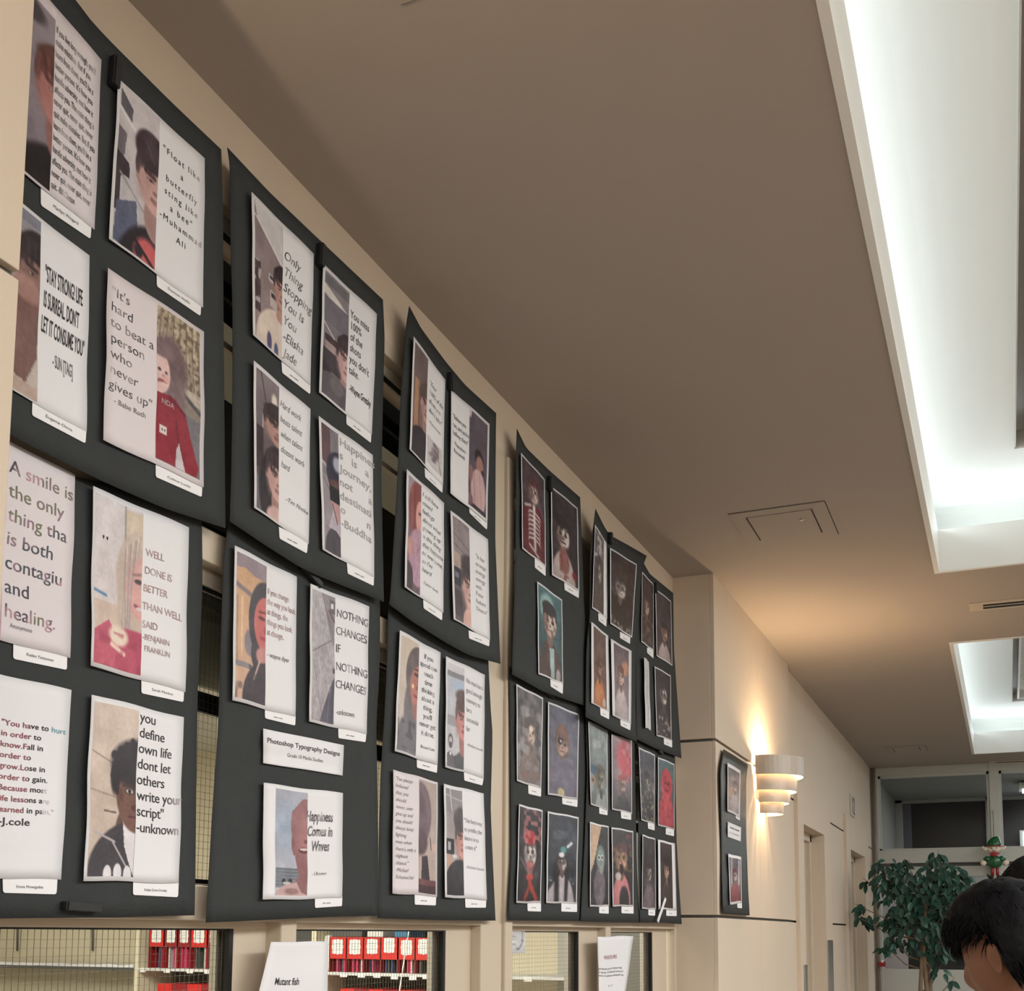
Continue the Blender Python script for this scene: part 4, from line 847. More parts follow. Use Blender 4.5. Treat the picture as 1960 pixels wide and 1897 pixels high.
# c1
def f(c):
    c.grad((110, 96, 98), (150, 116, 96)); c.rect(.1, .3, .42, .86, (182, 134, 102)); c.rect(.38, .36, .48, .74, (120, 92, 80))
    half(c, 'R', (206, 160, 152), (66, 52, 48), (54, 48, 54), cy=.46, rx=.45, ry=.16); c.ell(.85, .31, .36, .08, (110, 96, 88), .5, al=.6); c.ell(.7, .98, 1.0, .27, (52, 46, 52), .06)
p = Page('c1', (792, 644), (852.3, 727), (848, 931), (784, 860), 'quote print, curly haired boy in black and small grey hockey player drawing')
p.photo(.05, p.split((819.7, 688)), .03, .985, f, 44, 120)
def f(c):
    c.grad((206, 205, 206), (206, 205, 206)); g = (140, 130, 136); c.ell(.5, .12, .16, .09, g, .4); c.ell(.5, .36, .26, .16, (160, 148, 152), .4); c.line(.7, .1, .68, .4, .06, g); c.line(.4, .45, .2, .62, .12, g); c.line(.55, .5, .4, .74, .12, (120, 108, 116)); c.line(.66, .4, .92, .98, .03, g); c.line(.5, .3, .66, .42, .09, (120, 106, 114))
p.photo(.50, .96, .69, .93, f, 26, 40, 'drawing_print', .0005)
p.text(['"Your', '100% of the', 'shots you', 'don\'t take"'], (822, 734), (821, 786), 849, .8, 'script', 'L', 'fade', 2)
p.text(['-Wayne Gretzky'], (821.5, 807), .04, 844, .8, 'sans', 'L', 'grey', 2)
p.tagcard((813, 899), (813.4, 913), (846.6, 943.7), (847, 932))
def f(c):
    c.grad((92, 84, 96), (82, 74, 84)); c.ell(.04, .02, .08, .06, (206, 200, 206), .5); c.ell(.55, .44, .25, .09, (40, 34, 38), .3); c.ell(.6, .5, .2, .09, (172, 122, 112), .3)
    c.ell(.78, .56, .1, .03, (50, 40, 44), .4); c.ell(.55, .80, .42, .24, (206, 168, 168), .1); c.line(.3, .62, .35, .96, .03, (176, 138, 140)); c.line(.6, .62, .75, .96, .03, (186, 148, 150)); c.rect(0, .95, 1, 1, (56, 50, 60)); c.ell(.12, .66, .12, .09, (150, 104, 98), .4); c.ell(.1, .93, .15, .06, (128, 96, 104), .4)
p = Page('c1', (863.7, 746), (937, 811.6), (933, 1000.6), (862.3, 944), 'Believe you can quote print, person in pale pink shirt on its right half')
p.photo(p.split((899, 781), "R"), .95, .03, .97, f, 44, 120)
p.text(['"Believe you', 'can, and you\'re', 'halfway there"'], (867, 799), (867, 830), 898, .8, 'serif', 'L', 'grey', 5)
p.text(['-Theodore', 'Roosevelt'], (868, 850), (868.5, 864), 892, .8, 'serif', 'L', 'grey', 5)
p.tagcard((898, 973), (898.8, 981.8), (931.8, 1014.4), (932.5, 1001.7))
def f(c):
    c.grad((160, 150, 160), (96, 80, 84)); hc = (142, 72, 70); c.ell(.75, .3, .7, .32, hc, .1); c.line(.3, .1, .25, .5, .05, (176, 96, 88), .7); c.line(.55, .05, .45, .5, .04, (112, 52, 54), .7); c.ell(1.0, .32, .42, .17, (222, 160, 148), .08); c.ell(.9, .27, .1, .012, (80, 40, 44), .4); c.line(.84, .4, 1, .42, .03, (226, 206, 200)); c.line(.8, .39, 1, .44, .02, (150, 60, 66), .6)
    c.ell(.75, .68, .7, .26, (190, 150, 172), .1); c.blotch(12, .55, (150, 104, 130), 3, .5, lambda x, y: y > .45); c.ell(.2, .62, .2, .09, (206, 150, 140), .3); c.ell(.1, .9, .35, .14, (66, 56, 62), .2)
p = Page('c1', (779, 897.7), (850, 963), (848.8, 1173), (774.7, 1123.5), 'I still have mixed feelings quote print, handwritten letters, red haired girl')
p.photo(.05, p.split((806.8, 931)), .03, .985, f, 44, 120)
p.text(['I still have', 'mixed', 'feelings', 'about what', 'growing up', 'is this thing', 'that happens', 'to everyone,', 'so I\'ve', 'heard'], (808.5, 949), (807.5, 1092), 848, .86, 'script', 'L', 'fade', 8)
p.text(['-Taylor Swift'], (809, 1116), .05, 839, .8, 'script', 'L', 'grey', 2)
p.tagcard((810, 1149), (810.7, 1164.4), (846, 1187.7), (846.6, 1173))
def f(c):
    c.grad((132, 122, 124), (90, 84, 88)); c.poly([(0, 0), (1, .05), (1, .3), (0, .36)], (146, 134, 136)); c.line(0, .16, 1, .24, .012, (96, 88, 92)); c.line(0, .26, 1, .33, .012, (96, 88, 92)); c.rect(0, .34, .4, .48, (176, 156, 140)); c.rect(0, .48, .4, .66, (56, 56, 66)); c.rect(.05, .53, .3, .58, (110, 120, 140)); c.rect(0, .7, .5, .95, (76, 70, 74))
    half(c, 'R', (222, 176, 164), (70, 62, 66), None, cy=.62, rx=.5, ry=.21); c.ell(1, .39, .5, .1, (64, 56, 60), .4); c.ell(.95, .98, .45, .16, (222, 176, 164), .1)
p = Page('c1', (862.3, 977), (934.3, 1032.7), (938, 1225), (868.3, 1185.4), 'quote print in tiny faint centred lines with a pale boy and grey ceiling')
p.photo(.05, p.split((897.7, 1008)), .03, .985, f, 44, 120)
p.text(['"It has', 'strange', 'energy', 'energy', 'with', 'Peter', 'Robert', 'Dinero"'], (910.5, 1067), (911.5, 1167), 932, .8, 'sans', 'L', 'light', 5); TEXTS[-1]['tone'] = 'light'
p.tagcard((897, 1209.8), (897.7, 1222), (936.2, 1237.5), (937, 1224))
# c2
def f(c):
    c.grad((206, 192, 170), (196, 188, 182)); hc = (98, 86, 84); c.ell(1.02, .3, .70, .27, hc, .06); c.ell(.82, .62, .52, .34, (116, 112, 116), .12)
    for i in range(8): c.line(.62 + i * .04, .12 + .01 * i, .34 + i * .05, .8, .02, [(84, 76, 78), (132, 124, 124)][i % 2], .5)
    c.ell(1.04, .4, .46, .2, (186, 112, 98), .08); c.ell(.88, .285, .13, .018, (70, 44, 44), .4); c.line(.78, .245, 1, .235, .02, (70, 50, 48)); c.ell(.96, .40, .09, .02, (150, 80, 70), .6); c.line(.82, .475, 1, .485, .03, (140, 60, 62)); c.ell(.72, .40, .06, .02, (255, 216, 150), .7)
    c.ell(.7, 1.0, .9, .34, (112, 112, 118), .12); c.blotch(8, .55, (70, 66, 72), 5, .6, lambda x, y: y > .72); c.ell(.98, .62, .2, .08, (160, 100, 92), .3)
p = Page('c2', (765.5, 1206), (843.4, 1249), (837.5, 1464), (755.7, 1438), 'If you spend too much time quote print, girl with long grey brown hair')
p.photo(.04, p.split((803, 1231.5)), .03, .98, f, 50, 130)
p.text(['If you', 'spend too', 'much', 'time', 'thinking', 'about a', 'thing,', 'you\'ll', 'never get', 'it done.'], (804.5, 1256), (802, 1404), 836, .84, 'serif', 'C', 'fade', 5)
p.text(['Bruce Lee'], (805, 1431), .05, 832, .8, 'serif', 'L', 'grey', 5)
p.tagcard((797.5, 1451.6), (797.9, 1469.4), (836.3, 1479.5), (837, 1463.5))
def f(c):
    c.grad((186, 196, 206), (196, 196, 200)); c.rect(0, .0, 1, .07, (206, 208, 212)); c.rect(0, .07, 1, .13, (136, 140, 148)); c.ell(.7, .2, .4, .06, (166, 190, 214), .9); c.rect(0, .5, .6, .6, (158, 158, 164)); c.noise(8, 3, 4)
    half(c, 'R', (214, 138, 132), (84, 66, 62), (72, 74, 80), cy=.52, rx=.48, ry=.2); c.ell(.9, .29, .42, .07, (96, 76, 72), .4); c.ell(.75, 1.02, .75, .15, (78, 80, 86), .08)
    c.ell(.2, .74, .14, .06, (96, 92, 96), .2); c.ell(.2, .745, .09, .035, (196, 192, 194), .2); c.ell(.2, .79, .1, .03, (90, 86, 90), .3); c.poly([(0, .88), (.2, .84), (.42, .9), (.46, 1), (0, 1)], (100, 98, 104)); c.ell(.2, .87, .05, .02, (226, 226, 228), .3)
p = Page('c2', (853.9, 1256), (928, 1291.7), (926, 1490.5), (852.4, 1468.5), 'good enough memory quote print, boy with small bearded man sketch')
p.photo(.04, p.split((889.3, 1276)), .04, .98, f, 50, 130)
p.text(['No man has a', 'good enough', 'memory to', 'be a', 'successful', 'liar'], (892.5, 1306), (892.5, 1398), 925, .72, 'serif', 'L', 'light', 5)
p.text(['-Abraham Lincoln'], (894, 1427), .05, 924, .8, 'serif', 'L', 'pale', 5)
p.tagcard((888, 1479.5), (888.6, 1494), (923, 1503.5), (925.5, 1490))
def f(c):
    c.grad((176, 160, 150), (186, 168, 156)); c.ell(.1, .3, .6, .28, (116, 98, 106), .1); c.ell(0, .36, .48, .25, (104, 84, 92), .15); c.ell(.1, .55, .4, .12, (90, 74, 80), .3); c.line(.15, .68, .45, .7, .02, (200, 196, 200), .6); c.poly([(.18, .68), (.5, .66), (.64, .86), (.64, .9), (.15, .9)], (54, 46, 54)); c.ell(.9, .58, .2, .04, (206, 176, 160), .3); c.line(.66, .5, .72, .6, .02, (60, 46, 44)); c.rect(0, .88, 1, .96, (110, 66, 66)); c.rect(0, .93, 1, 1, (66, 40, 44))
p = Page('c2', (753, 1473), (837.9, 1497.8), (836.7, 1717), (751.4, 1710.4), 'I\'ve always believed quote print, handwriting left, dark silhouette photo right', PINKP)
p.photo(p.split((802.5, 1492.4), "R"), .965, .02, .98, f, 44, 120)
p.text(['"I\'ve always', 'believed', 'that you', 'should', 'never, ever', 'give up and', 'you should', 'always keep', 'fighting', 'even when', 'there\'s only a', 'slightest', 'chance."', '-Michael', 'Schumacher'], (757, 1492), (757, 1681), 796, .82, 'script', 'L', 'grey', 5)
p.tagcard((793.6, 1713.5), (793.8, 1731.6), (833.9, 1733.3), (834.8, 1716))
def f(c):
    c.grad((150, 146, 148), (190, 176, 168)); c.rect(0, .0, 1, .22, (142, 140, 144)); c.line(.25, .0, .35, .2, .03, (206, 204, 206)); c.line(0, .06, 1, .1, .012, (190, 188, 190)); c.rect(0, .47, .45, .62, (52, 52, 58)); c.rect(.1, .5, .25, .58, (170, 170, 176)); c.ell(.18, .68, .12, .06, (206, 160, 140), .4)
    half(c, 'R', (210, 152, 140), (74, 66, 68), (46, 44, 50), cy=.47, rx=.44, ry=.18); c.ell(.85, .28, .42, .12, (84, 80, 82), .3); c.ell(.75, 1.0, .95, .34, (44, 42, 48), .05); c.ell(.5, .63, .12, .02, (220, 216, 218), .4)
p = Page('c2', (849.7, 1500), (925.8, 1519), (932, 1723.4), (852, 1717.5), 'The best way to predict quote print, boy in black shirt, lowest by the window post')
p.photo(.045, p.split((884.5, 1511.7)), .03, .975, f, 50, 130)
p.text(['"The best way', 'to predict the', 'future is to', 'create it"'], (888, 1574), (890, 1625), 924, .72, 'serif', 'L', 'light', 5)
p.text(['-Abraham Lincoln'], (892, 1662), .05, 926, .8, 'serif', 'L', 'pale', 5)
p.tagcard((890.2, 1721), (890.9, 1737.5), (929.8, 1737.5), (930.5, 1723.4))
# ------------------------------------------------------------------ painted portrait prints
def Z(bk, q, tg, label, fn, m=None, b=(.035, .965, .02, .98), n=(34, 76)):
    def fn2(c):
        fn(c); k = int(q[0][0] * 3 + q[0][1]); c.noise(7, 9, k); c.noise(15, 8, k + 1); c.noise(30, 5, k + 2); c.c = c.c * (1.0 - .22 * ((c.x - .5) ** 2 + (c.y - .45) ** 2)[..., None] * 2)
    p = Page(bk, *q, label, m, wave=.0018, curl=.004, n=(8, 14)); p.photo(*b, fn2, *n)
    if tg: p.tagcard(tg[0], tg[1], tg[2], tg[3])
    return p
def f(c):
    c.grad((78, 62, 70), (50, 34, 38)); c.blotch(6, .5, (120, 104, 116), 2, .5); c.poly([(.05, .55), (.35, .42), (.8, .42), (1, .6), (1, 1), (0, 1)], (112, 28, 36)); PZ(c, (190, 150, 140), (96, 40, 44), (108, 26, 34), cy=.28, r=.2, skull=.5)
    c.line(.5, .44, .55, .92, .05, (220, 214, 210))
    for i in range(7):
        y = .50 + i * .05
        for sx in (-1, 1): c.line(.52, y, .52 + sx * .22, y + .02, .025, (214, 208, 206)); c.line(.52 + sx * .22, y + .02, .52 + sx * .26, y + .045, .02, (200, 190, 190))
    c.line(.1, .5, .35, .45, .03, (206, 200, 198)); c.line(.3, .9, .7, .98, .03, (206, 200, 198))
Z('d1', [(997.5, 866.5), (1042.7, 917.7), (1045, 1086), (999.7, 1050)], [(1023.4, 1069), (1023.7, 1086.4), (1044.3, 1103), (1044, 1085)], 'portrait print of figure in red hoodie with white ribcage painted on it', f)
def f(c):
    c.grad((52, 46, 54), (40, 34, 40)); c.blotch(5, .55, (78, 70, 80), 3, .5); PZ(c, (196, 156, 140), (30, 26, 30), (206, 188, 182), cy=.47, r=.24, skull=.95, seed=4, cx=.42); c.ell(.45, .78, .2, .15, (150, 96, 88), .3); c.blotch(14, .5, (130, 60, 56), 5, .7, lambda x, y: (np.abs(x - .45) < .18) & (y > .65)); c.ell(.85, .87, .1, .05, (150, 30, 40), .4); c.ell(.3, .31, .3, .07, (26, 22, 26), .3)
Z('d1', [(1054.4, 929.7), (1105.7, 972.5), (1108.9, 1132), (1056.6, 1100.6)], [(1080, 1115), (1080.7, 1129), (1107.6, 1145), (1108, 1130.7)], 'portrait print, half skull face, white shirt with red wound, right of the ribcage one', f)
def f(c):
    c.grad((70, 128, 134), (40, 74, 84)); c.ell(.38, .22, .32, .17, (150, 200, 196), .3); PZ(c, (206, 172, 156), (40, 38, 42), (84, 66, 64), cy=.36, r=.27, skull=.55, seed=9, cx=.48); c.ell(.45, .2, .3, .08, (44, 44, 50), .15); c.poly([(.45, .66), (.65, .64), (.66, 1), (.5, 1)], (170, 206, 204)); c.ell(.82, .95, .1, .08, (190, 186, 190), .4)
Z('d1', [(1028.5, 1112.7), (1076, 1148), (1078, 1309.5), (1030.7, 1290.5)], [(1053.5, 1300), (1053.8, 1314), (1077, 1328.5), (1077.5, 1312.7)], 'portrait print with teal background and backward cap, alone below two others', f)
def f(c):
    c.grad((110, 108, 112), (120, 116, 114)); c.blotch(4, .45, (176, 176, 178), 2, .6); c.blotch(6, .55, (60, 60, 64), 6, .6); PZ(c, (196, 160, 140), (90, 80, 76), (132, 116, 110), cy=.44, r=.22, skull=.3, seed=2, cx=.52); c.blotch(5, .5, (170, 168, 168), 8, .6, lambda x, y: y > .4); c.ell(.55, .4, .08, .04, (236, 220, 200), .6); c.blotch(9, .62, (160, 100, 84), 4, .5, lambda x, y: y > .8)
Z('d2', [(988.6, 1309), (1039.6, 1336), (1036, 1510), (989.6, 1495)], [(1011, 1503.7), (1011.4, 1519.5), (1035.4, 1525), (1035.8, 1510)], 'portrait print, smoky grey marbled face almost dissolved in fog', f)
def f(c):
    c.grad((98, 102, 122), (112, 110, 128)); c.noise(8, 10, 3); c.ell(.45, .95, .55, .33, (116, 108, 132), .1); c.ell(.45, .38, .24, .2, (120, 84, 70), .15); PZ(c, (196, 158, 140), (124, 88, 72), (112, 106, 130), cy=.42, r=.21, skull=.0, seed=3, cx=.45, teeth=False); c.ell(.38, .38, .09, .04, (26, 20, 24), .3); c.ell(.40, .38, .03, .012, (226, 220, 220), .3); c.ell(.42, .97, .12, .05, (210, 196, 130), .15); c.ell(.48, .64, .3, .06, (104, 98, 122), .4)
Z('d2', [(1049, 1343), (1108.9, 1367), (1105.7, 1530.6), (1048.7, 1521)], [(1076, 1526.5), (1076.3, 1539), (1105, 1544.8), (1105.4, 1530.6)], 'portrait print of girl in lavender turtleneck with one blackened eye', f)
def f(c):
    c.grad((44, 40, 44), (30, 26, 30)); c.blotch(5, .6, (84, 80, 84), 3, .5); PZ(c, (196, 186, 186), (60, 44, 46), (40, 34, 38), cy=.48, r=.26, skull=1, seed=3); c.ell(.5, .31, .26, .08, (178, 44, 50), .3); c.blotch(9, .5, (216, 130, 130), 5, .7, lambda x, y: y < .38 * (x > .2)); c.ell(.5, .62, .2, .06, (170, 50, 48), .5, al=.6); c.ell(.5, .74, .16, .04, (206, 60, 50), .4); c.line(.5, .8, .8, .98, .07, (196, 60, 44)); c.line(.55, .8, .3, .98, .05, (176, 50, 40)); c.line(.1, .55, .35, .66, .03, (110, 104, 100))
Z('d2', [(993.7, 1539), (1038.6, 1551), (1035.4, 1728.4), (988.6, 1728.4)], [(1009.5, 1729), (1009.8, 1744), (1035.4, 1745), (1035.4, 1729)], 'portrait print of a skull in red headscarf on black, bottom row', f)
def f(c):
    c.grad((58, 66, 78), (24, 30, 38)); c.blotch(4, .5, (96, 108, 122), 2, .5, lambda x, y: y < .5); c.rect(0, .72, 1, .78, (70, 90, 104), .6); c.blotch(18, .7, (206, 210, 200), 4, .7, lambda x, y: (y > .68) & (y < .8))
    c.ell(.45, .72, .3, .28, (22, 20, 26), .1); PZ(c, (150, 124, 116), (26, 22, 28), (196, 186, 192), cy=.56, r=.15, skull=.7, seed=3, cx=.48); c.ell(.52, .4, .1, .04, (60, 150, 150), .3); c.ell(.46, .46, .1, .03, (226, 226, 226), .5); c.line(.66, .36, .8, .31, .035, (226, 230, 236)); c.ell(.4, .95, .42, .16, (196, 188, 194), .1); c.line(.28, .62, .3, 1, .08, (20, 18, 24)); c.line(.64, .62, .62, 1, .06, (20, 18, 24)); c.line(.1, .15, .3, .2, .01, (30, 36, 44))
Z('d2', [(1048.7, 1552.7), (1107.6, 1564.4), (1104, 1730.6), (1045.6, 1728.4)], [(1074.4, 1730.6), (1074.4, 1744.8), (1104.4, 1745.8), (1104.4, 1730.6)], 'portrait print of long haired smiling figure before a dark blue night sky', f)
def f(c):
    c.grad((116, 110, 112), (70, 62, 60)); c.blotch(10, .5, (206, 204, 206), 3, .8, lambda x, y: y < .35); c.ell(.5, .42, .25, .14, (70, 62, 64), .3); PZ(c, (130, 116, 112), (80, 72, 74), (86, 74, 68), cy=.5, r=.24, skull=.4, seed=4); 
Z('e1', [(1139, 1004), (1161, 1039), (1162, 1184.5), (1133.5, 1164)], [(1145, 1176.6), (1145.6, 1187.7), (1160.4, 1199.7), (1161, 1184.5)], 'narrow looking portrait print with white drips and a broad white right margin', f, b=(.04, .76, .02, .98))
def f(c):
    c.grad((54, 44, 46), (34, 26, 28)); c.blotch(8, .6, (110, 80, 70), 2, .5); PZ(c, (176, 164, 162), (60, 52, 54), (36, 26, 28), cy=.45, r=.21, skull=.9, seed=6, cx=.4); c.blotch(12, .6, (196, 186, 182), 5, .7, lambda x, y: y > .88)
Z('e1', [(1167.7, 1048.4), (1219, 1080), (1210, 1221), (1168.4, 1194)], [(1186.7, 1211.4), (1186.7, 1221), (1205.7, 1232.6), (1206.3, 1222.5)], 'portrait print of white skull face in dark hood, top row beside the drips one', f)
def f(c):
    c.grad((104, 82, 74), (120, 84, 66)); c.noise(6, 10, 3); PZ(c, (150, 104, 84), (96, 72, 62), (206, 116, 56), cy=.48, r=.2, skull=.2, seed=6, cx=.45); c.ell(.5, .95, .42, .2, (214, 128, 66), .2); c.ell(.8, .93, .14, .06, (226, 200, 186), .4)
Z('e1', [(1132, 1190), (1164.2, 1217), (1166.8, 1363), (1132, 1346)], [(1148.7, 1357.5), (1149.4, 1369), (1165.8, 1377), (1166, 1363)], 'portrait print in brown tones with an orange top and white side margins', f, b=(.13, .84, .03, .985))
def f(c):
    c.grad((104, 90, 98), (170, 156, 160)); c.ell(.75, .28, .25, .1, (206, 140, 110), .4); PZ(c, (206, 160, 140), (120, 80, 70), (204, 190, 192), cy=.42, r=.2, skull=.4, seed=3, cx=.45); c.ell(.5, .95, .45, .3, (204, 190, 192), .1)
Z('e1', [(1169.3, 1222.5), (1208.9, 1246), (1208, 1385.4), (1172.5, 1369.6)], [(1187.3, 1377), (1188, 1389), (1206.3, 1398), (1207, 1386.6)], 'portrait print of figure in a pale pinkish sweatshirt with wide margins', f, b=(.13, .86, .03, .98))
def f(c):
    c.grad((132, 150, 150), (110, 122, 118)); c.blotch(4, .5, (186, 196, 190), 2, .6); c.ell(.55, .62, .3, .16, (110, 104, 88), .25); PZ(c, (122, 120, 98), (96, 90, 74), (166, 178, 174), cy=.66, r=.22, skull=.2, seed=3, cx=.62); c.ell(.15, .7, .13, .05, (176, 140, 110), .3); c.ell(.14, .7, .07, .02, (60, 40, 40), .4); c.ell(.2, .56, .2, .06, (50, 90, 120), .6)
Z('e2', [(1126, 1379.6), (1162.7, 1397.7), (1163.6, 1552.7), (1131, 1540)], [(1146.8, 1546.4), (1147, 1557.5), (1162.7, 1560.6), (1162.7, 1551)], 'portrait print, greenish face under a pale teal cloudy sky', f)
def f(c):
    c.grad((176, 150, 156), (90, 84, 92)); c.ell(.72, .25, .5, .28, (214, 80, 96), .5); c.blotch(5, .55, (196, 160, 166), 4, .6, lambda x, y: y < .6); PZ(c, (170, 140, 130), (176, 80, 84), (70, 66, 72), cy=.64, r=.17, skull=.3, seed=3, cx=.52); c.blotch(8, .5, (196, 70, 80), 6, .7, lambda x, y: (y > .4) & (y < .58) & (x > .3))
Z('e2', [(1170.6, 1405), (1209.5, 1418), (1210, 1558), (1171.5, 1549.6)], [(1188.3, 1555), (1189, 1566.3), (1208, 1569.5), (1208, 1557)], 'portrait print with bright pink smoke rising over the head', f)
def f(c):
    c.grad((56, 56, 62), (34, 34, 38)); c.poly([(0, 0), (.6, 0), (.15, .5), (0, .6)], (220, 186, 150)); c.ell(.55, .4, .26, .16, (96, 116, 110), .15); c.ell(.55, .42, .2, .13, (124, 146, 138), .2); 
    for sx in (-.09, .09): c.ell(.55 + sx, .40, .085, .035, (220, 226, 224), .2); c.ell(.55 + sx, .40, .055, .022, (40, 50, 50), .3)
    c.ell(.5, .78, .33, .25, (112, 104, 114), .2); c.ell(.6, .55, .12, .06, (150, 160, 150), .3)
Z('e2', [(1129.4, 1573), (1165, 1581.8), (1165.8, 1734.7), (1129.4, 1735.6)], [(1146.8, 1736), (1146.8, 1748), (1165, 1749), (1165, 1735.5)], 'portrait print of round eyed green figure in a grey hood', f)
def f(c):
    c.grad((50, 44, 48), (36, 30, 34)); c.blotch(7, .55, (170, 60, 60), 2, .6, lambda x, y: y < .3); PZ(c, (206, 150, 124), (90, 50, 48), (216, 128, 132), cy=.38, r=.27, skull=.1, seed=12, cx=.42); c.blotch(10, .5, (140, 120, 80), 5, .6, lambda x, y: (y > .25) & (y < .55)); c.ell(.42, .53, .1, .07, (50, 20, 24), .3); c.ell(.25, .62, .14, .05, (206, 196, 190), .5); c.ell(.55, .95, .25, .2, (30, 26, 30), .2)
Z('e2', [(1170.6, 1583.4), (1212, 1590.7), (1212.6, 1734.7), (1173, 1735.6)], [(1189.5, 1737), (1189.5, 1748), (1212.6, 1749), (1212.6, 1736)], 'portrait print of screaming patched face with pink shoulders', f)
def f(c):
    c.grad((60, 44, 46), (34, 28, 30)); PZ(c, (150, 112, 100), (60, 40, 40), (40, 34, 36), cy=.42, r=.22, skull=.4, seed=3, cx=.4); c.blotch(9, .62, (150, 110, 90), 5, .6, lambda x, y: y > .6); c.ell(.5, .76, .12, .05, (120, 90, 60), .4)
Z('f1', [(1229, 1094), (1251, 1118), (1251, 1246), (1227.8, 1228.8)], [(1238.6, 1241.5), (1238.6, 1249.4), (1250.6, 1260.4), (1250.6, 1246)], 'dark brown portrait print, upper left on the last upper board', f)
def f(c):
    c.grad((52, 46, 54), (60, 54, 62)); c.blotch(5, .5, (92, 86, 96), 2, .5); PZ(c, (180, 130, 116), (30, 26, 30), (196, 178, 176), cy=.58, r=.2, skull=.3, seed=3, cx=.5)
Z('f1', [(1254.4, 1126), (1284.5, 1150.6), (1287, 1274.7), (1257, 1255.7)], None, 'portrait print of dark curly haired figure in pale shirt, upper right on last upper board', f)
def f(c):
    c.grad((36, 30, 32), (26, 22, 24)); PZ(c, (120, 110, 108), (40, 36, 38), (50, 44, 48), cy=.36, r=.24, skull=.9, seed=3); c.blotch(10, .6, (200, 190, 186), 6, .7, lambda x, y: y > .7)
Z('f1', [(1253, 1275), (1283.9, 1293), (1285.4, 1418), (1257, 1408.7)], [(1270.6, 1413.5), (1271, 1424.6), (1286.4, 1431), (1286.4, 1420)], 'very dark skeletal portrait print beside the narrow caption strip', f)
p = Page('f1', (1233, 1258), (1241.8, 1266.8), (1245.9, 1398), (1235.8, 1393), 'narrow white caption strip curled away from the last upper board', cat='card', group=None, curl=.012, wave=.004); p.o.name = 'caption_strip'
def f(c):
    c.grad((205, 204, 206), (205, 204, 206)); R_ = random.Random(3)
    for i in range(30): c.rect(.45, .12 + i * .026, .45 + .12, .12 + i * .026 + R_.uniform(.008, .02), (120, 118, 122))
p.photo(.1, .9, .02, .98, f, 10, 90, 'caption_print')
def f(c):
    c.grad((70, 74, 86), (36, 38, 46)); c.blotch(6, .5, (130, 132, 144), 2, .6); PZ(c, (110, 106, 112), (44, 42, 50), (40, 42, 52), cy=.45, r=.22, skull=.3, seed=3); c.blotch(12, .66, (196, 180, 120), 5, .7, lambda x, y: y > .4)
Z('f2', [(1222.8, 1430), (1253.8, 1445), (1252.8, 1578), (1227.8, 1570)], [(1240, 1576.5), (1240.5, 1586), (1252.8, 1589.7), (1252.8, 1578)], 'blue grey swirling portrait print left of the pink hooded one', f)
def f(c):
    c.grad((90, 130, 134), (70, 90, 100)); c.ell(.5, .36, .38, .25, (206, 62, 78), .06); c.ell(.5, .85, .5, .35, (206, 70, 84), .06); c.ell(.5, .36, .24, .15, (176, 56, 70), .15); c.ell(.42, .34, .06, .02, (90, 20, 30), .3); c.ell(.6, .34, .06, .02, (90, 20, 30), .3); c.line(.42, .45, .6, .45, .03, (120, 30, 40)); c.blotch(8, .6, (150, 40, 54), 5, .5, lambda x, y: y > .5)
Z('f2', [(1259.5, 1449), (1291, 1462.5), (1291, 1589), (1259.5, 1580)], [(1274.4, 1587.5), (1274.4, 1597), (1290, 1600.8), (1290, 1589)], 'portrait print of wholly pink hooded figure on teal', f)
def f(c):
    c.grad((44, 38, 42), (60, 50, 54)); PZ(c, (120, 108, 106), (40, 34, 38), (110, 96, 104), cy=.5, r=.18, skull=.7, seed=3, cx=.5); c.blotch(6, .6, (130, 116, 120), 5, .5, lambda x, y: y > .6)
Z('f2', [(1230, 1597), (1254.4, 1605.5), (1255.4, 1741), (1229, 1739.4)], [(1241, 1741), (1241, 1752), (1253.8, 1753), (1254, 1741)], 'dark portrait print with misty purple grey body, bottom row', f)
def f(c):
    c.grad((54, 46, 50), (40, 32, 34)); c.ell(.5, .45, .34, .28, (28, 22, 24), .1); PZ(c, (190, 150, 132), (30, 24, 26), (54, 44, 44), cy=.42, r=.2, skull=.2, seed=3)
Z('f2', [(1259.5, 1607), (1291.8, 1614.4), (1295, 1742.6), (1260.7, 1741)], [(1275.3, 1742.6), (1275.3, 1753), (1295, 1753.7), (1295, 1742.6)], 'portrait print of long dark haired figure with broad white right margin', f, b=(.12, .80, .03, .97))
p = Page('f2', (1273, 1717), (1275.5, 1722), (1260.5, 1767.5), (1257.8, 1762), 'loose curled slip of white paper hanging at the bottom right board corner', cat='paper', group=None, curl=.0, lift=.016); p.o.name = 'loose_slip'
# ------------------------------------------------------------------ column board prints
def f(c):
    c.grad((92, 84, 88), (176, 150, 130)); c.blotch(4, .5, (150, 140, 146), 2, .6); c.rect(0, .45, .4, .7, (196, 150, 110), .6); PZ(c, (190, 160, 150), (86, 60, 60), (170, 160, 162), cy=.4, r=.18, skull=.4, seed=3, cx=.6)
Z('g', [(1392.7, 1460), (1417.7, 1475), (1416, 1565), (1392.5, 1553)], [(1408, 1559), (1408.3, 1566), (1416, 1570.5), (1416, 1563)], 'upper portrait print on the narrow board by the sconce', f, b=(.05, .92, .07, .95))
p = Page('g', (1393, 1573), (1418.7, 1584), (1418, 1611), (1393, 1602), 'small white title card in the middle of the narrow column board', cat='card', group=None, wave=.0004, curl=.002); p.o.name = 'title_card'
p.text(['Painting Zombies'], (1397, 1585), .24, 1415, .8, 'bold', 'C', 'dark', 5); p.text(['Gr 11 Communications'], (1397, 1594), .18, 1415, .8, 'sans', 'L', 'grey', 5)
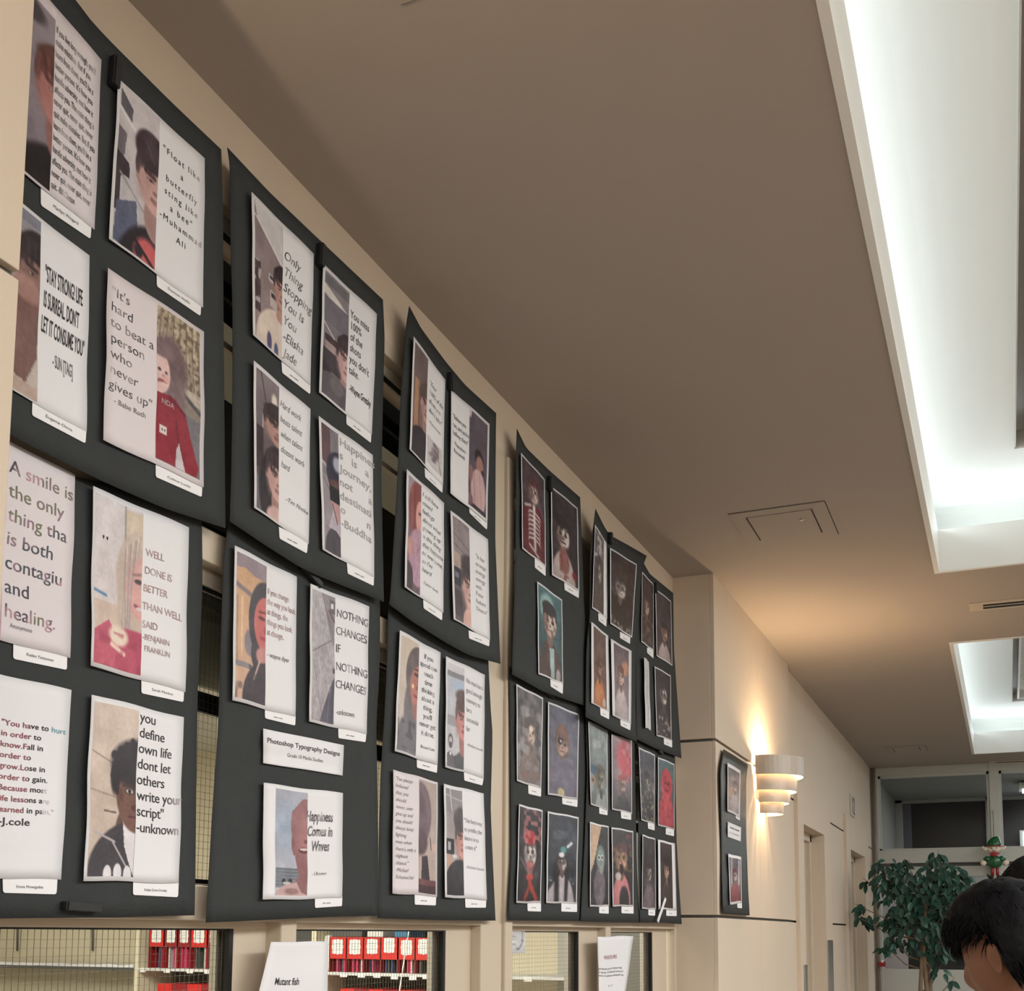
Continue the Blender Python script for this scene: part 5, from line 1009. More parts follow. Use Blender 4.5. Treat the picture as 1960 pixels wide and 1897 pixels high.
def f(c):
    c.grad((96, 92, 102), (120, 90, 92)); c.line(.2, 0, .1, 1, .08, (176, 172, 180)); PZ(c, (190, 160, 150), (120, 60, 60), (150, 70, 72), cy=.4, r=.2, skull=.4, seed=5, cx=.45); c.line(.85, .05, .8, .6, .08, (196, 190, 196))
Z('g', [(1394, 1634), (1418.7, 1640.5), (1420, 1728.7), (1397.5, 1731.7)], [(1411, 1730), (1411.5, 1737.7), (1420, 1738.7), (1420, 1729)], 'lower portrait print on the narrow board by the sconce', f, b=(.05, .95, .06, .95))
# ------------------------------------------------------------------ black plastic clips
def clip(bk, px, dy, dz, tilt, label, dep=.012):
    b = BOARDS[bk]; q = wallYZ(np.array([px], float))[0]; dpt = float(b.depth(q[0], q[1])) + .001
    P = slide(np.array(q[0]), np.array(q[1]), np.array(dpt))
    r = empty('strip_clip', P); tag(r, label, 'clip', 'black plastic clips on the poster boards')
    o = box('clip_body', (0, dep, -dy / 2, dy / 2, -dz / 2, dz / 2), CLIPM, r, bevel=.0015); o.rotation_euler = (tilt, 0, 0)
    o = box('clip_lip', (dep, dep + .0025, -dy / 2 + .002, dy / 2 - .002, -dz / 2, dz / 2), CLIPM, r, bevel=.001); o.rotation_euler = (tilt, 0, 0)
clip('a1', (214, 141), .016, .05, -.04, 'black clip at the top edge of the upper left board')
clip('a2', (150, 1736), .07, .013, -.03, 'black clip at the bottom edge of the lower left board')
clip('b1', (609, 490), .016, .048, -.04, 'black clip near the top of the second upper board')
clip('b2', (590, 1104), .07, .012, -.30, 'slanting black clip above the NOTHING CHANGES print')
clip('c1', (859, 732), .018, .045, 0, 'black clip near the top of the third upper board')
clip('c2', (847, 1224), .058, .010, -.1, 'black clip peeping out below the third upper board')
clip('d1', (1049, 927), .02, .045, 0, 'black clip between the ribcage and the half skull prints')
clip('d2', (1048, 1329), .05, .012, -.1, 'black clip peeping out below the three portrait board')
clip('e1', (1165, 1031), .02, .040, 0, 'black clip at the top of the spiky cornered board')
clip('f1', (1251.5, 1126), .02, .040, 0, 'black clip at the top of the last upper board')
clip('f2', (1260, 1440), .05, .010, -.1, 'black clip just below the last upper board')
# ------------------------------------------------------------------ notices on the lower windows
class Flat:
    def __init__(s, X, lean=0): s.X = X
    def depth(s, Yv, Zv): return s.X + 0 * Yv
BOARDS['post'] = Flat(.006); BOARDS['glass'] = Flat(-.036)
p = Page('post', (519, 1803), (628, 1802), (627, 1960), (482, 1958), 'white notice reading Mutant fish taped to the post between the first two windows', cat='notice', group=None, curl=.012, wave=.001); p.o.name = 'notice_sheet'
p.text(['Mutant fish'], (525, 1885), .125, 572, .8, 'cond', 'L', 'dark', 3)
p = Page('post', (1144, 1793), (1212.7, 1792), (1194, 1925), (1147, 1925), 'white curling notice headed MONSTER MUG over the right window pair', cat='notice', group=None, curl=.01, wave=.003); p.o.name = 'notice_sheet'
p.text(['MONSTER MUG'], (1156.5, 1836.5), .10, 1180.5, .8, 'sans', 'L', 'red', 3)
p.text(['Jack Simmons and A Cadmium Vega', 'Gr and step: 3D Material Common\'s &', 'MAYA V14 substance painting with Clay'], (1145.5, 1856), (1145.5, 1869.5), 1194, .8, 'sans', 'L', 'dark', 3)
p.text(['Gr 11'], (1164, 1889), .05, 1172, .8, 'sans', 'L', 'grey', 3)
def f(c):
    c.grad((202, 206, 206), (202, 206, 206)); g = (140, 146, 150); c.line(.82, .08, .85, .5, .03, g); c.ell(.83, .5, .09, .07, g, .3); c.line(.8, .6, .6, .85, .06, (150, 156, 160)); c.ell(.52, .84, .1, .05, g, .3); c.rect(.1, .3, .38, .34, g, .7); c.rect(.12, .4, .3, .44, g, .6); c.rect(.15, .6, .4, .68, g, .6)
p = Page('glass', (975.4, 1777.5), (1005, 1777), (1005.5, 1824), (975.2, 1825.5), 'small faint grey diagram sheet in top corner of the third window', cat='notice', group=None, curl=.0, wave=.0002, lift=.001); p.o.name = 'notice_sheet'
p.photo(.02, .98, .02, .98, f, 40, 50, 'diagram_print')
flush_done = True
# ------------------------------------------------------------------ wall sconce
SCM = mat('sconce_brushed_metal', (.40, .35, .30), .42, linear=True, metal=.35, bump=.1, scale=30, vary=.12, stretch=(1, 1, .05))
SCI = mat('sconce_inside_white', (.85, .76, .62), .6, linear=True, bump=.02)
BULB = mat('bulb_glow', (1, .78, .50), .5, emit=10, linear=True)
def half_ring(name, R, z0, z1, m, parent, x0=.012, th=.0035, n=28):
    V, Fc = [], []
    for i in range(n + 1):
        a = -math.pi / 2 + math.pi * i / n; ca, sa = math.cos(a), math.sin(a)
        for r_, z in ((R, z0), (R, z1), (R - th, z1), (R - th, z0)): V.append((x0 + max(0, r_ * ca), r_ * sa * .92, z))
    for i in range(n):
        for k in range(4): a, b = i * 4 + k, i * 4 + (k + 1) % 4; Fc.append((a, b, b + 4, a + 4))
    Fc += [(0, 3, 2, 1), tuple(n * 4 + k for k in range(4))]
    return mesh(name, V, Fc, m, parent)
def point(name, loc, power, color, r):
    l = bpy.data.lights.new(name, 'POINT'); l.energy = power; l.color = color; l.shadow_soft_size = r
    o = bpy.data.objects.new(name, l); COL.objects.link(o); o.location = loc; return o
def sconce(SY, label, pw):
    r = empty('wall_sconce', (PR, SY, 2.20)); tag(r, label, 'lamp', 'tiered wall sconces')
    for R_, z0, z1 in [(.200, .062, .155), (.165, -.010, .075), (.130, -.066, .012), (.100, -.118, -.046)]:
        o = half_ring('shade_tier', R_, z0, z1, SCM, r); half_ring('tier_lining', R_ - .0036, z0 + .001, z1 - .002, SCI, o, th=.001)
    box('back_plate', (0, .012, -.10, .10, -.05, .13), SCM, r, bevel=.003)
    boxes('bracket', [(.012, .16, -.004, .004, .062, .067), (.012, .12, -.004, .004, -.012, -.008)], SCM, r)
    if SY < 0: mesh('leak_baffle', [(.012, 0, .072)] + [(.012 + .198 * math.cos(-math.pi / 2 + math.pi * i / 16), .183 * math.sin(-math.pi / 2 + math.pi * i / 16), .072) for i in range(17)], [(0, i, i + 1) for i in range(1, 17)], SCI, r)  # added half disc, stops light leaking down between the tiers
    sphere('bulb', (.075, 0, .045), (.022, .022, .04), BULB, r, 14, 10)
    point('sconce_light', (PR + .105, SY, 2.20 + .10), pw, (1, .73, .44), .03); (point('sconce_light', (PR + .06, SY, 2.20 - .04), pw * .15, (1, .73, .44), .03) if SY > 0 else None)
sconce(5.67, 'tiered half round metal sconce glowing warm on the column', 17)
sconce(-.25, 'tiered half round metal sconce on the near pier, outside the photo at left', 60)
# ------------------------------------------------------------------ room number sign
sg = empty('room_sign', (FW, 9.55, 2.53)); tag(sg, 'small pale room number sign high on the far left wall', 'sign')
box('sign_plate', (.001, .012, -.12, .12, -.09, .09), mat('sign_plate_pale', (.62, .55, .48), .4, linear=True, bump=.03), sg, bevel=.002)
c = bpy.data.curves.new('t', 'FONT'); c.body = '12'; c.size = .2; c.resolution_u = 3; to = bpy.data.objects.new('t', c); COL.objects.link(to)
dg = bpy.context.evaluated_depsgraph_get(); dg.update(); me = to.evaluated_get(dg).to_mesh(); Vt = [v.co.copy() for v in me.vertices]; Ft = [tuple(p.vertices) for p in me.polygons]; to.evaluated_get(dg).to_mesh_clear(); bpy.data.objects.remove(to)
mesh('sign_digits', [(.0135, v.x - .10, v.y - .07) for v in Vt], Ft, mat('sign_ink', (.10, .03, .03), .5, linear=True), sg)
# ------------------------------------------------------------------ glazed end wall
EF = mat('end_frame_metal', (.50, .51, .47), .38, linear=True, bump=.04, scale=10, vary=.03, spec=.5)
EG = mat('end_glass', (1, 1, 1), .03, trans=1, linear=True, spec=.6)
def EX(px, py=1600): return float(at(px, py, 1, YE)[0])
ew = empty('wall_end', (1.2, YE, 0), kind='structure')
def EB(x0, x1, z0, z1, d0=-.03, d1=.05): return (x0 - 1.2, x1 - 1.2, d0, d1, z0, z1)
xm0, xm1 = EX(1895, 1550), EX(1912, 1550)
Xs = [FW, FW + .075]
boxes('frame_post', [EB(FW, FW + .065, 0, CEIL - .001, -.034)], EF, ew, bevel=.004)
boxes('frame_post', [EB(xm0, xm1 + .01, 0, CEIL - .001, -.034)], EF, ew, bevel=.004)
boxes('frame_post', [EB(2.35, 2.43, 0, CEIL - .001, -.034)], EF, ew, bevel=.004)
boxes('frame_post', [EB(3.4, 3.48, 0, CEIL - .001, -.034)], EF, ew, bevel=.004)
boxes('frame_rail', [EB(FW, XE, 2.955, CEIL)], EF, ew, bevel=.004)
boxes('frame_rail', [EB(FW, XE, 2.145, 2.265)], EF, ew, bevel=.004)
boxes('frame_rail', [EB(FW, XE, 2.02, 2.115, .01, .06)], EF, ew, bevel=.004)
boxes('shadow_gap', [EB(FW, XE, 2.115, 2.145, .02, .06)], mat('frame_shadow_grey', (.10, .10, .095), .6, linear=True), ew)
boxes('frame_rail', [EB(FW, XE, .95, 1.19)], EF, ew, bevel=.004)
boxes('frame_rail', [EB(FW, XE, 0, .12)], EF, ew, bevel=.004)
beads = []
for x0, x1 in ((FW + .065, xm0), (xm1 + .01, 2.35), (2.43, 3.4), (3.48, XE)):
    beads += [EB(x0, x0 + .02, 2.265, 2.955, -.015, .02), EB(x1 - .02, x1, 2.265, 2.955, -.015, .02), EB(x0, x1, 2.93, 2.955, -.015, .02), EB(x0, x1, 2.265, 2.28, -.015, .02)]
boxes('glazing_bead', beads, EF, ew)
for x0, x1 in ((FW + .065, xm0), (xm1 + .01, 2.35), (2.43, 3.4), (3.48, XE)):
    box('pane', EB(x0, x1, 2.265, 2.955, .002, .008), EG, ew); box('pane', EB(x0, x1, 1.19, 2.02, .03, .036), EG, ew)
    box('lower_panel', EB(x0, x1, .12, .95, .02, .04), EF, ew)
# vestibule behind the glass
VM = mat('vestibule_grey', (.36, .36, .34), .8, linear=True, bump=.05, scale=3, vary=.03); VD = mat('night_glass', (.035, .033, .032), .25, linear=True, bump=.02, spec=.5)
mesh('wall_vestibule', [(FW, YE + .06, 0), (FW, 13.6, 0), (FW, 13.6, 3.0), (FW, YE + .06, 3.0), (XE, YE + .06, 0), (XE, 13.6, 0), (XE, 13.6, 3.0), (XE, YE + .06, 3.0)], [(0, 1, 2, 3), (4, 7, 6, 5), (3, 2, 6, 7)], VM, kind='structure')
vb = empty('wall_outer', (1.2, 13.55, 0), kind='structure')
def VB(x0, x1, z0, z1, d0=-.04, d1=.03): return (x0 - 1.2, x1 - 1.2, d0, d1, z0, z1)
box('night_pane', VB(FW, XE, 0, 3.0, .03, .04), VD, vb)
def vz(py): return float(at(1800, py, 1, 13.55)[2])
def vx(px): return float(at(px, 1600, 1, 13.55)[0])
z_t = vz(1536)
boxes('outer_frame', [VB(FW, XE, z_t, 3.0), VB(FW, vx(1729), 0, 3.0), VB(FW, XE, 1.95, vz(1631)), VB(vx(1888), vx(1888) + .12, 0, 3.0), VB(FW, XE, .9, 1.1)], VM, vb, bevel=.004)
box('outer_frame', VB(vx(1729), vx(1729) + .09, vz(1631), z_t, -.01, .028), mat('outer_post_blue_grey', (.13, .135, .16), .5, linear=True, bump=.02), vb)
# left lower sheet of white frosted board and dark notice boards seen through the lower lights
t_ = box('frosted_board', (0, float(at(1737, 1800, 1, 11.4)[0]) - float(at(1693, 1800, 1, 11.4)[0]), 0, .02, 0, .62), mat('frosted_panel', (.50, .46, .46), .5, linear=True, bump=.02), None, bevel=.002); t_.location = (float(at(1693, 1800, 1, 11.4)[0]), 11.4, 1.18)
tag(t_, 'pale frosted board behind the lower left pane of the far glazed wall', 'board')
def em(name, b, col, s, parent, **k): return box(name, b, mat('glow_' + name, col, .5, emit=s, linear=True), parent, **k)
vl = empty('vestibule_light', (1.5, 12.3, 2.93)); tag(vl, 'bright white ceiling light seen through the far right upper pane', 'ceiling light')
em('diffuser', (-.05, 1.6, -.12, .12, -.03, .0), (.80, .90, .95), 2.4, vl)
box('housing', (-.08, 1.63, -.15, .15, -.012, .05), EF, vl)
vl = empty('vestibule_light', (1.45, 13.2, 2.50)); tag(vl, 'lower bright band of light in the far right upper pane', 'ceiling light')
em('diffuser', (-.0, 1.6, -.02, .02, -.08, .08), (.80, .86, .90), 1.3, vl)
box('housing', (-.03, 1.63, .02, .05, -.10, .10), EF, vl)
area('vestibule_lamp', (2.4, 12.2, 2.9), (2.2, 12.4, 0), 1.6, 1.0, 34, (.95, 1, .97))
# red call point with white light on the end post, grey conduit
r = empty('alarm_point', (FW + .055, 10.93, 1.235)); tag(r, 'small red alarm unit with white light in the far left corner', 'alarm')
box('housing', (-.02, .04, -.02, .02, -.025, .022), mat('alarm_red', (.30, .02, .03), .4, linear=True, bump=.02), r, bevel=.004); sphere('beacon', (.015, -.02, .022), (.013, .012, .012), mat('alarm_white', (.85, .8, .8), .3, linear=True, emit=.0), r, 12, 8)
tag(tube('corner_pipe', [(FW + .03, 10.97, 0), (FW + .03, 10.97, 2.0), (FW + .03, 10.98, CEIL - .005)], .018, mat('pipe_brown', (.22, .18, .15), .5, linear=True, bump=.05, scale=20, vary=.1)), 'dark brown pipe running up the far left corner', 'pipe')
# ------------------------------------------------------------------ elf ornament
EY = 10.85; q0 = at(1905, 1681, 1, EY); q1 = at(1905, 1597, 1, EY); eh = float(q1[2] - q0[2]); ex, ez = float(q0[0]), float(q0[2])
elf = empty('elf_ornament', (ex, EY, ez)); tag(elf, 'hanging shiny elf ornament in green and red on the far mullion', 'ornament')
GR = mat('foil_green', (.006, .10, .03), .22, linear=True, bump=.35, scale=14, vary=.3, spec=.7); RD = mat('foil_red', (.32, .012, .018), .25, linear=True, bump=.3, scale=14, vary=.2, spec=.7)
SKN = mat('elf_cream', (.80, .70, .58), .35, linear=True, bump=.1, scale=10); BK = mat('elf_black', (.008, .008, .009), .3, linear=True, bump=.1)
u = eh
def sp(n_, c_, r_, m_, **k): return sphere(n_, (c_[0] * u, c_[1] * u, c_[2] * u), (r_[0] * u, r_[1] * u, r_[2] * u), m_, elf, 18, 12, **k)
def hatf(d, p):
    t = max(0, d.z); s = 1 - .12 * t; return Vector((p.x * s + .05 * u * t * t, p.y * s, p.z))
hd = sp('head', (0, 0, .655), (.145, .10, .095), SKN)
sphere('cap', (0, 0, .74 * u), (.16 * u, .12 * u, .215 * u), GR, elf, 20, 14, f=lambda d, p: hatf(d, p) if d.z > 0 else Vector((p.x, p.y, p.z * .05)))
sp('cap_brim', (0, 0, .735), (.17, .12, .03), RD)
for s in (-1, 1):
    sphere('ear', (s * .17 * u, 0, .665 * u), (.09 * u, .035 * u, .05 * u), SKN, elf, 14, 10, f=lambda d, p: Vector((p.x, p.y, p.z + abs(p.x) * .25 + .02 * u * (1 if p.x * s > .05 * u else 0))))
    sphere('eye', (s * .052 * u, -.092 * u, .68 * u), .014 * u, BK, elf, 10, 8)
    sphere('arm', (s * .15 * u, 0, .44 * u), (.095 * u, .07 * u, .07 * u), GR, elf, 14, 10, f=lambda d, p: Vector((p.x, p.y, p.z - abs(p.x) * .2)))
    sp('mitten', (s * .235, -.01, .35), (.07, .05, .065), SKN)
    tube('leg', [(s * .05 * u, 0, .25 * u), (s * .05 * u, 0, .06 * u)], .034 * u, RD, elf, 12)
    tube('shoe', [(s * .03 * u, -.01 * u, .035 * u), (s * .09 * u, -.01 * u, .028 * u), (s * .14 * u, -.01 * u, .04 * u), (s * .165 * u, -.01 * u, .08 * u), (s * .15 * u, -.01 * u, .105 * u)], [.034 * u, .034 * u, .028 * u, .016 * u, .008 * u], BK, elf, 12)
sphere('nose', (0, -.11 * u, .655 * u), .016 * u, SKN, elf, 10, 8)
tube('smile', [(-.045 * u, -.097 * u, .632 * u), (-.02 * u, -.102 * u, .612 * u), (.02 * u, -.102 * u, .612 * u), (.045 * u, -.097 * u, .632 * u)], .005 * u, BK, elf, 8)
def tun(d, p): return Vector((p.x * (1.15 - .25 * d.z), p.y, p.z))
sphere('tunic', (0, 0, .39 * u), (.135 * u, .10 * u, .165 * u), GR, elf, 22, 14, f=tun)
V = [(0, -.085 * u, .60 * u)]
for i in range(15): a = math.pi + math.pi * i / 14; r_ = (.125 if i % 2 else .085) * u; V.append((math.cos(a) * r_ * 1.1, -.105 * u + .02 * u * abs(math.cos(a)), .575 * u + math.sin(a) * r_ * .8))
cm = mesh('collar', V, [(0, i, i + 1) for i in range(1, 15)], RD, elf); q = cm.modifiers.new('t', 'SOLIDIFY'); q.thickness = .01 * u
zt_ = float(at(1905, 1570, 1, EY)[2]); tube('string', [(.0, 0, .95 * u), (.002, .02, zt_ - ez), (.0, YE - EY - .035, zt_ - ez + .1)], .0025, BK, elf, 6)
sphere('suction_hook', (0, YE - EY - .035, zt_ - ez + .1), (.016, .008, .016), EG, elf, 10, 8)
# ------------------------------------------------------------------ artificial ficus
PYD = 9.0
def PP(px, py, dy=0): q = at(px, py, 1, PYD + dy); return Vector((float(q[0]), float(q[1]), float(q[2])))
root = PP(1771, 1880); rx_ = root.x
pl = empty('potted_ficus', (rx_, PYD, 0)); tag(pl, 'leafy dark green artificial ficus tree before the far glazed wall', 'plant'); po = Vector((rx_, PYD, 0))
TR = mat('ficus_bark', (.20, .145, .095), .8, linear=True, bump=.4, scale=30, vary=.35, stretch=(1, 1, .2))
R_ = random.Random(11)
V, Fc = [], []; prof = [(0, 0), (.15, 0), (.19, .30), (.205, .31), (.205, .34), (.18, .34), (.175, .30), (0, .30)]
for i in range(24):
    a = 2 * math.pi * i / 24
    for r_, z in prof: V.append((r_ * math.cos(a), r_ * math.sin(a), z))
for i in range(24):
    for k in range(len(prof) - 1): a, b = i * 8 + k, ((i + 1) % 24) * 8 + k; Fc.append((a, b, b + 1, a + 1))
mesh('pot', V, Fc, mat('pot_terracotta', (.12, .07, .05), .6, linear=True, bump=.1), pl, smooth=True)
tips = []
for k, (dx, dy_) in enumerate(((-.025, 0), (.03, .02), (.0, -.03))):
    P = []
    for i in range(12):
        t = i / 11; z = .30 + t * (1.62 + .1 * k - .30); a = t * 7 + k * 2.1
        P.append((dx * (1 - t) + .02 * math.cos(a) + (k - 1) * .04 * t * t, dy_ + .02 * math.sin(a), z))
    tube('trunk', P, [.021 - .009 * i / 11 for i in range(12)], TR, pl, 10); tips.append(Vector(P[-1]))
# leaf clusters: pixel targets over the crown
cl_ = []
def blob(px, py, r, n): cl_.append((PP(px, py) - po, r, n))
for a in ((1705, 1668, .13, 30), (1740, 1690, .15, 45), (1790, 1680, .16, 55), (1825, 1680, .12, 40), (1700, 1700, .13, 34), (1720, 1735, .16, 48), (1765, 1730, .17, 60), (1815, 1725, .15, 52), (1832, 1705, .10, 26), (1745, 1775, .15, 44), (1795, 1765, .16, 50), (1705, 1765, .09, 14), (1760, 1810, .10, 20), (1800, 1800, .12, 30), (1712, 1800, .07, 12), (1700, 1815, .05, 8), (1822, 1790, .09, 20), (1684, 1655, .05, 7), (1794, 1640, .05, 9), (1736, 1655, .05, 8), (1652, 1738, .04, 5), (1650, 1760, .06, 9), (1795, 1860, .05, 6), (1820, 1880, .035, 4), (1790, 1830, .06, 8), (1665, 1690, .06, 8)): blob(*a)
LM = []
for i, cc in enumerate(((.012, .05, .036), (.018, .068, .048), (.03, .10, .072), (.010, .036, .026))): LM.append(mat('ficus_leaf_tone_%s' % 'abcd'[i], cc, .42, linear=True, bump=.05, scale=30, vary=.2, spec=.45))
def leafmesh(m):
    V, Fc = [], []; n = 6
    for i in range(n + 1):
        t = i / n; w_ = .0175 * math.sin(math.pi * t ** .8) ** .9 if 0 < t < 1 else 0; z = -.022 * t * t; y = t * .078
        V += [(-w_, y, z + .3 * w_), (0, y, z), (w_, y, z + .3 * w_)]
    for i in range(n): a = i * 3; Fc += [(a, a + 1, a + 4, a + 3), (a + 1, a + 2, a + 5, a + 4)]
    me = bpy.data.meshes.new('leaf'); me.from_pydata(V, [], Fc); me.materials.append(m); me.polygons.foreach_set('use_smooth', [True] * len(me.polygons)); return me, V, Fc
LMS = [leafmesh(m) for m in LM]; cnt = 0; SV, SF = [], []
order = []
for c_, r_, n in cl_:
    for j in range(int(n * 1.45)):
        d = Vector((R_.gauss(0, 1), R_.gauss(0, 1), R_.gauss(0, 1))).normalized() * r_ * R_.uniform(.35, 1.05); order.append((c_ + Vector((d.x, d.y * 1.2, d.z * .85)), d))
order.sort(key=lambda t: t[0].y)
branches = []
for i, (p_, d) in enumerate(order):
    fwd = Vector((d.x, d.y, 0)).normalized() * .6 + Vector((R_.uniform(-.5, .5), R_.uniform(-.5, .5), R_.uniform(-1.3, -.1))); fwd.normalize()
    nrm = Vector((R_.uniform(-.5, .5), -1 + R_.uniform(-.5, .5), .7 + R_.uniform(-.5, .5))).normalized(); sd = fwd.cross(nrm).normalized(); nrm = sd.cross(fwd)
    s = R_.uniform(.75, 1.2); Mx = Matrix(((sd.x * s, fwd.x * s, nrm.x * s, p_.x), (sd.y * s, fwd.y * s, nrm.y * s, p_.y), (sd.z * s, fwd.z * s, nrm.z * s, p_.z), (0, 0, 0, 1)))
    k = R_.choices(range(4), (4, 4, 2, 2))[0]
    if i < 300:
        o = bpy.data.objects.new('leaf', LMS[k][0]); COL.objects.link(o); o.parent = pl; o.matrix_local = Mx
    else:
        n0 = len(SV); SV += [tuple(Mx @ Vector(v)) for v in LMS[0][1]]; SF += [tuple(a + n0 for a in f_) for f_ in LMS[0][2]]
mesh('foliage', SV, SF, LM[1], pl, smooth=True, kind='stuff')
for c_, r_, n in cl_:
    b0 = tips[R_.randrange(3)]; b0 = Vector((b0.x, b0.y, min(b0.z, max(1.0, c_.z - .15)))); m_ = (b0 + c_) / 2 + Vector((0, 0, -.04)); 
    tube('branch', [b0, m_, c_, c_ + (c_ - m_) * .3], [.007, .005, .003, .0015], TR, pl, 6)
# ------------------------------------------------------------------ people
SKINM = mat('skin_brown', (.25, .115, .07), .5, linear=True, bump=.06, scale=40, vary=.08, spec=.35, bscale=600)
HAIRM = mat('hair_black', (.0045, .0045, .006), .6, linear=True, bump=.3, scale=30, vary=.3, spec=.16, stretch=(1, 1, .3))
HAIR2 = mat('hair_dark_brown', (.008, .007, .0065), .6, linear=True, bump=.3, scale=30, vary=.3, spec=.2)
SHIRT = mat('navy_cloth', (.010, .013, .024), .85, linear=True, bump=.4, scale=50, vary=.2)
TROU = mat('dark_trousers', (.02, .02, .022), .85, linear=True, bump=.4, scale=50, vary=.2)
def gs(d, v, s): v = Vector(v).normalized(); return math.exp(-(1 - d.dot(v)) / (s * s))
def headshape(d):
    "radius vector of a head facing +x, up +z; d is a unit direction"
    rx, ry, rz = .098, .076, .118
    x, y, z = d.x * rx, d.y * ry, d.z * rz
    if d.z < 0:                                   # jaw narrows, back of the skull tucks in to the neck
        t = -d.z; y *= 1 - .30 * t; x = x * (1 - .25 * t) + .012 * t
    if d.x < 0: x *= 1.04
    p = Vector((x, y, z)); n = d
    for v, s, a in (((1, 0, -.10), .13, .022), ((1, 0, .06), .12, .006), ((.9, 0, .33), .35, .004), ((1, .42, .12), .16, -.009), ((1, -.42, .12), .16, -.009), ((1, .32, .28), .14, .004), ((1, -.32, .28), .14, .004),
                    ((1, 0, -.38), .14, .008), ((1, 0, -.50), .11, .006), ((1, 0, -.44), .05, -.003), ((.85, 0, -.85), .22, .012), ((.8, .62, -.15), .25, .004), ((.8, -.62, -.15), .25, .004)):
        p += n * a * gs(d, v, s)
    return p
def person(px, py, zc, face, tiltdn, hairm, hairf, label, seed, H=1.55, tuft=900):
    rr = ray(px, py); hc = Vector(tuple(EYE + rr / F * zc)); R_ = random.Random(seed)
    right = Vector(tuple(ROT[:, 0])); fw = Vector(tuple(ROT[:, 2])); 
    fx = (-right * math.cos(face) + fw * math.sin(face)); fx.z = 0; fx.normalize(); up = Vector((0, 0, 1))
    fxt = (fx * math.cos(tiltdn) - up * math.sin(tiltdn)); sy = up.cross(fx).normalized(); uz = fxt.cross(sy)
    RM = Matrix(((fxt.x, sy.x, uz.x), (fxt.y, sy.y, uz.y), (fxt.z, sy.z, uz.z)))
    r = empty('person', (hc.x, hc.y, 0)); tag(r, label, 'person'); o0 = Vector((hc.x, hc.y, 0)); h0 = hc - o0
    # body: one skinned skeleton fused with the head by a voxel remesh
    def BP(f_, s_, z_): return fx * f_ + sy * s_ + Vector((0, 0, z_))
    zs = h0.z - .20; zp = zs - .50
    nb = h0 - RM @ Vector((.035, 0, .06)); base = BP(-.06, 0, zs)
    J = [(BP(-.05, 0, zp), .11), (BP(-.07, 0, zp + .2), .10), (BP(-.085, 0, zs - .10), .105), (BP(-.08, 0, zs + .0), .064), (nb * .5 + BP(-.07, 0, zs + .03) * .5, .056), (nb, .058)]
    E = [(0, 1), (1, 2), (2, 3), (3, 4), (4, 5)]
    for s in (-1, 1):
        n = len(J); J += [(BP(-.045, s * .065, zp + .02), .105), (BP(-.065, s * .055, zp + .2), .095), (BP(-.08, s * .075, zs - .10), .095)]; E += [(n, n + 1), (n + 1, n + 2)]
    for s in (-1, 1):
        n = len(J); J += [(BP(-.085, s * .155, zs - .045), .058), (BP(-.05, s * .205, zs - .30), .042), (BP(.10, s * .17, zs - .50), .034), (BP(.17, s * .14, zs - .52), .028)]
        E += [(2, n), (n, n + 1), (n + 1, n + 2), (n + 2, n + 3)]
        hb = n + 3
        for k in range(5):
            m_ = len(J); a = (k - 2) * .016
            if k == 4: J += [(BP(.19, s * (.14 - .035), zs - .51), .012), (BP(.215, s * .10, zs - .525), .010)]
            else: J += [(BP(.235 - abs(k - 1.5) * .006, s * (.155 - k * .018), zs - .53), .0095), (BP(.265 - abs(k - 1.5) * .01, s * (.155 - k * .018), zs - .555), .0085)]
            E += [(hb, m_), (m_, m_ + 1)]
        n = len(J); J += [(BP(-.04, s * .09, zp - .06), .088), (BP(-.02, s * .10, zp * .52), .06), (BP(-.05, s * .10, .09), .042), (BP(.10, s * .11, .03), .035)]
        E += [(0, n), (n, n + 1), (n + 1, n + 2), (n + 2, n + 3)]
    V, Fc = [], []
    def capsule(pa, ra, pb, rb, n=20, m=16):       # closed tapered limb, rounded at both ends
        ax = (pb - pa).normalized(); sd = ax.cross(Vector((.3, .5, .81))).normalized(); fo = ax.cross(sd); n0 = len(V)
        for i in range(m + 1):
            th = math.pi * i / m
            for j in range(n):
                ph = 2 * math.pi * j / n; d = ax * math.cos(th) + sd * math.sin(th) * math.cos(ph) + fo * math.sin(th) * math.sin(ph)
                V.append(pb + d * rb if i <= m // 2 else pa + d * ra)
        for i in range(m):
            for j in range(n): a_, c_ = n0 + i * n + j, n0 + i * n + (j + 1) % n; Fc.append((a_, a_ + n, c_ + n, c_))
    for e0, e1 in E: capsule(J[e0][0], J[e0][1], J[e1][0], J[e1][1])
    nu, nv = 72, 54
    def add(fn):
        n0 = len(V)
        for i in range(nv + 1):
            th = math.pi * i / nv
            for j in range(nu): ph = 2 * math.pi * j / nu; V.append(fn(Vector((math.sin(th) * math.cos(ph), math.sin(th) * math.sin(ph), math.cos(th)))))
        for i in range(nv):
            for j in range(nu): a, c_ = n0 + i * nu + j, n0 + i * nu + (j + 1) % nu; Fc.append((a, a + nu, c_ + nu, c_))
    add(lambda d: h0 + RM @ headshape(d))
    for s in (-1, 1):                              # ears: a cupped shell with a rim
        def ear(d, s=s):
            e = Vector((d.x * .019, d.y * .0075, d.z * .033)); e.x *= 1 + .25 * d.z; rr_ = math.hypot(d.x, d.z)
            if d.y * s > 0: e.y -= s * .0085 * max(0, 1 - (rr_ / .75) ** 2)
            e.y += s * (.074 + .006 * (1 - 0)); e += Vector((-.012, s * (.004 - e.x * .35 * 0), -.012)); e.y += -s * e.x * .35; return h0 + RM @ e
        add(ear)
    tmp = mesh('body_raw', V, Fc, None)
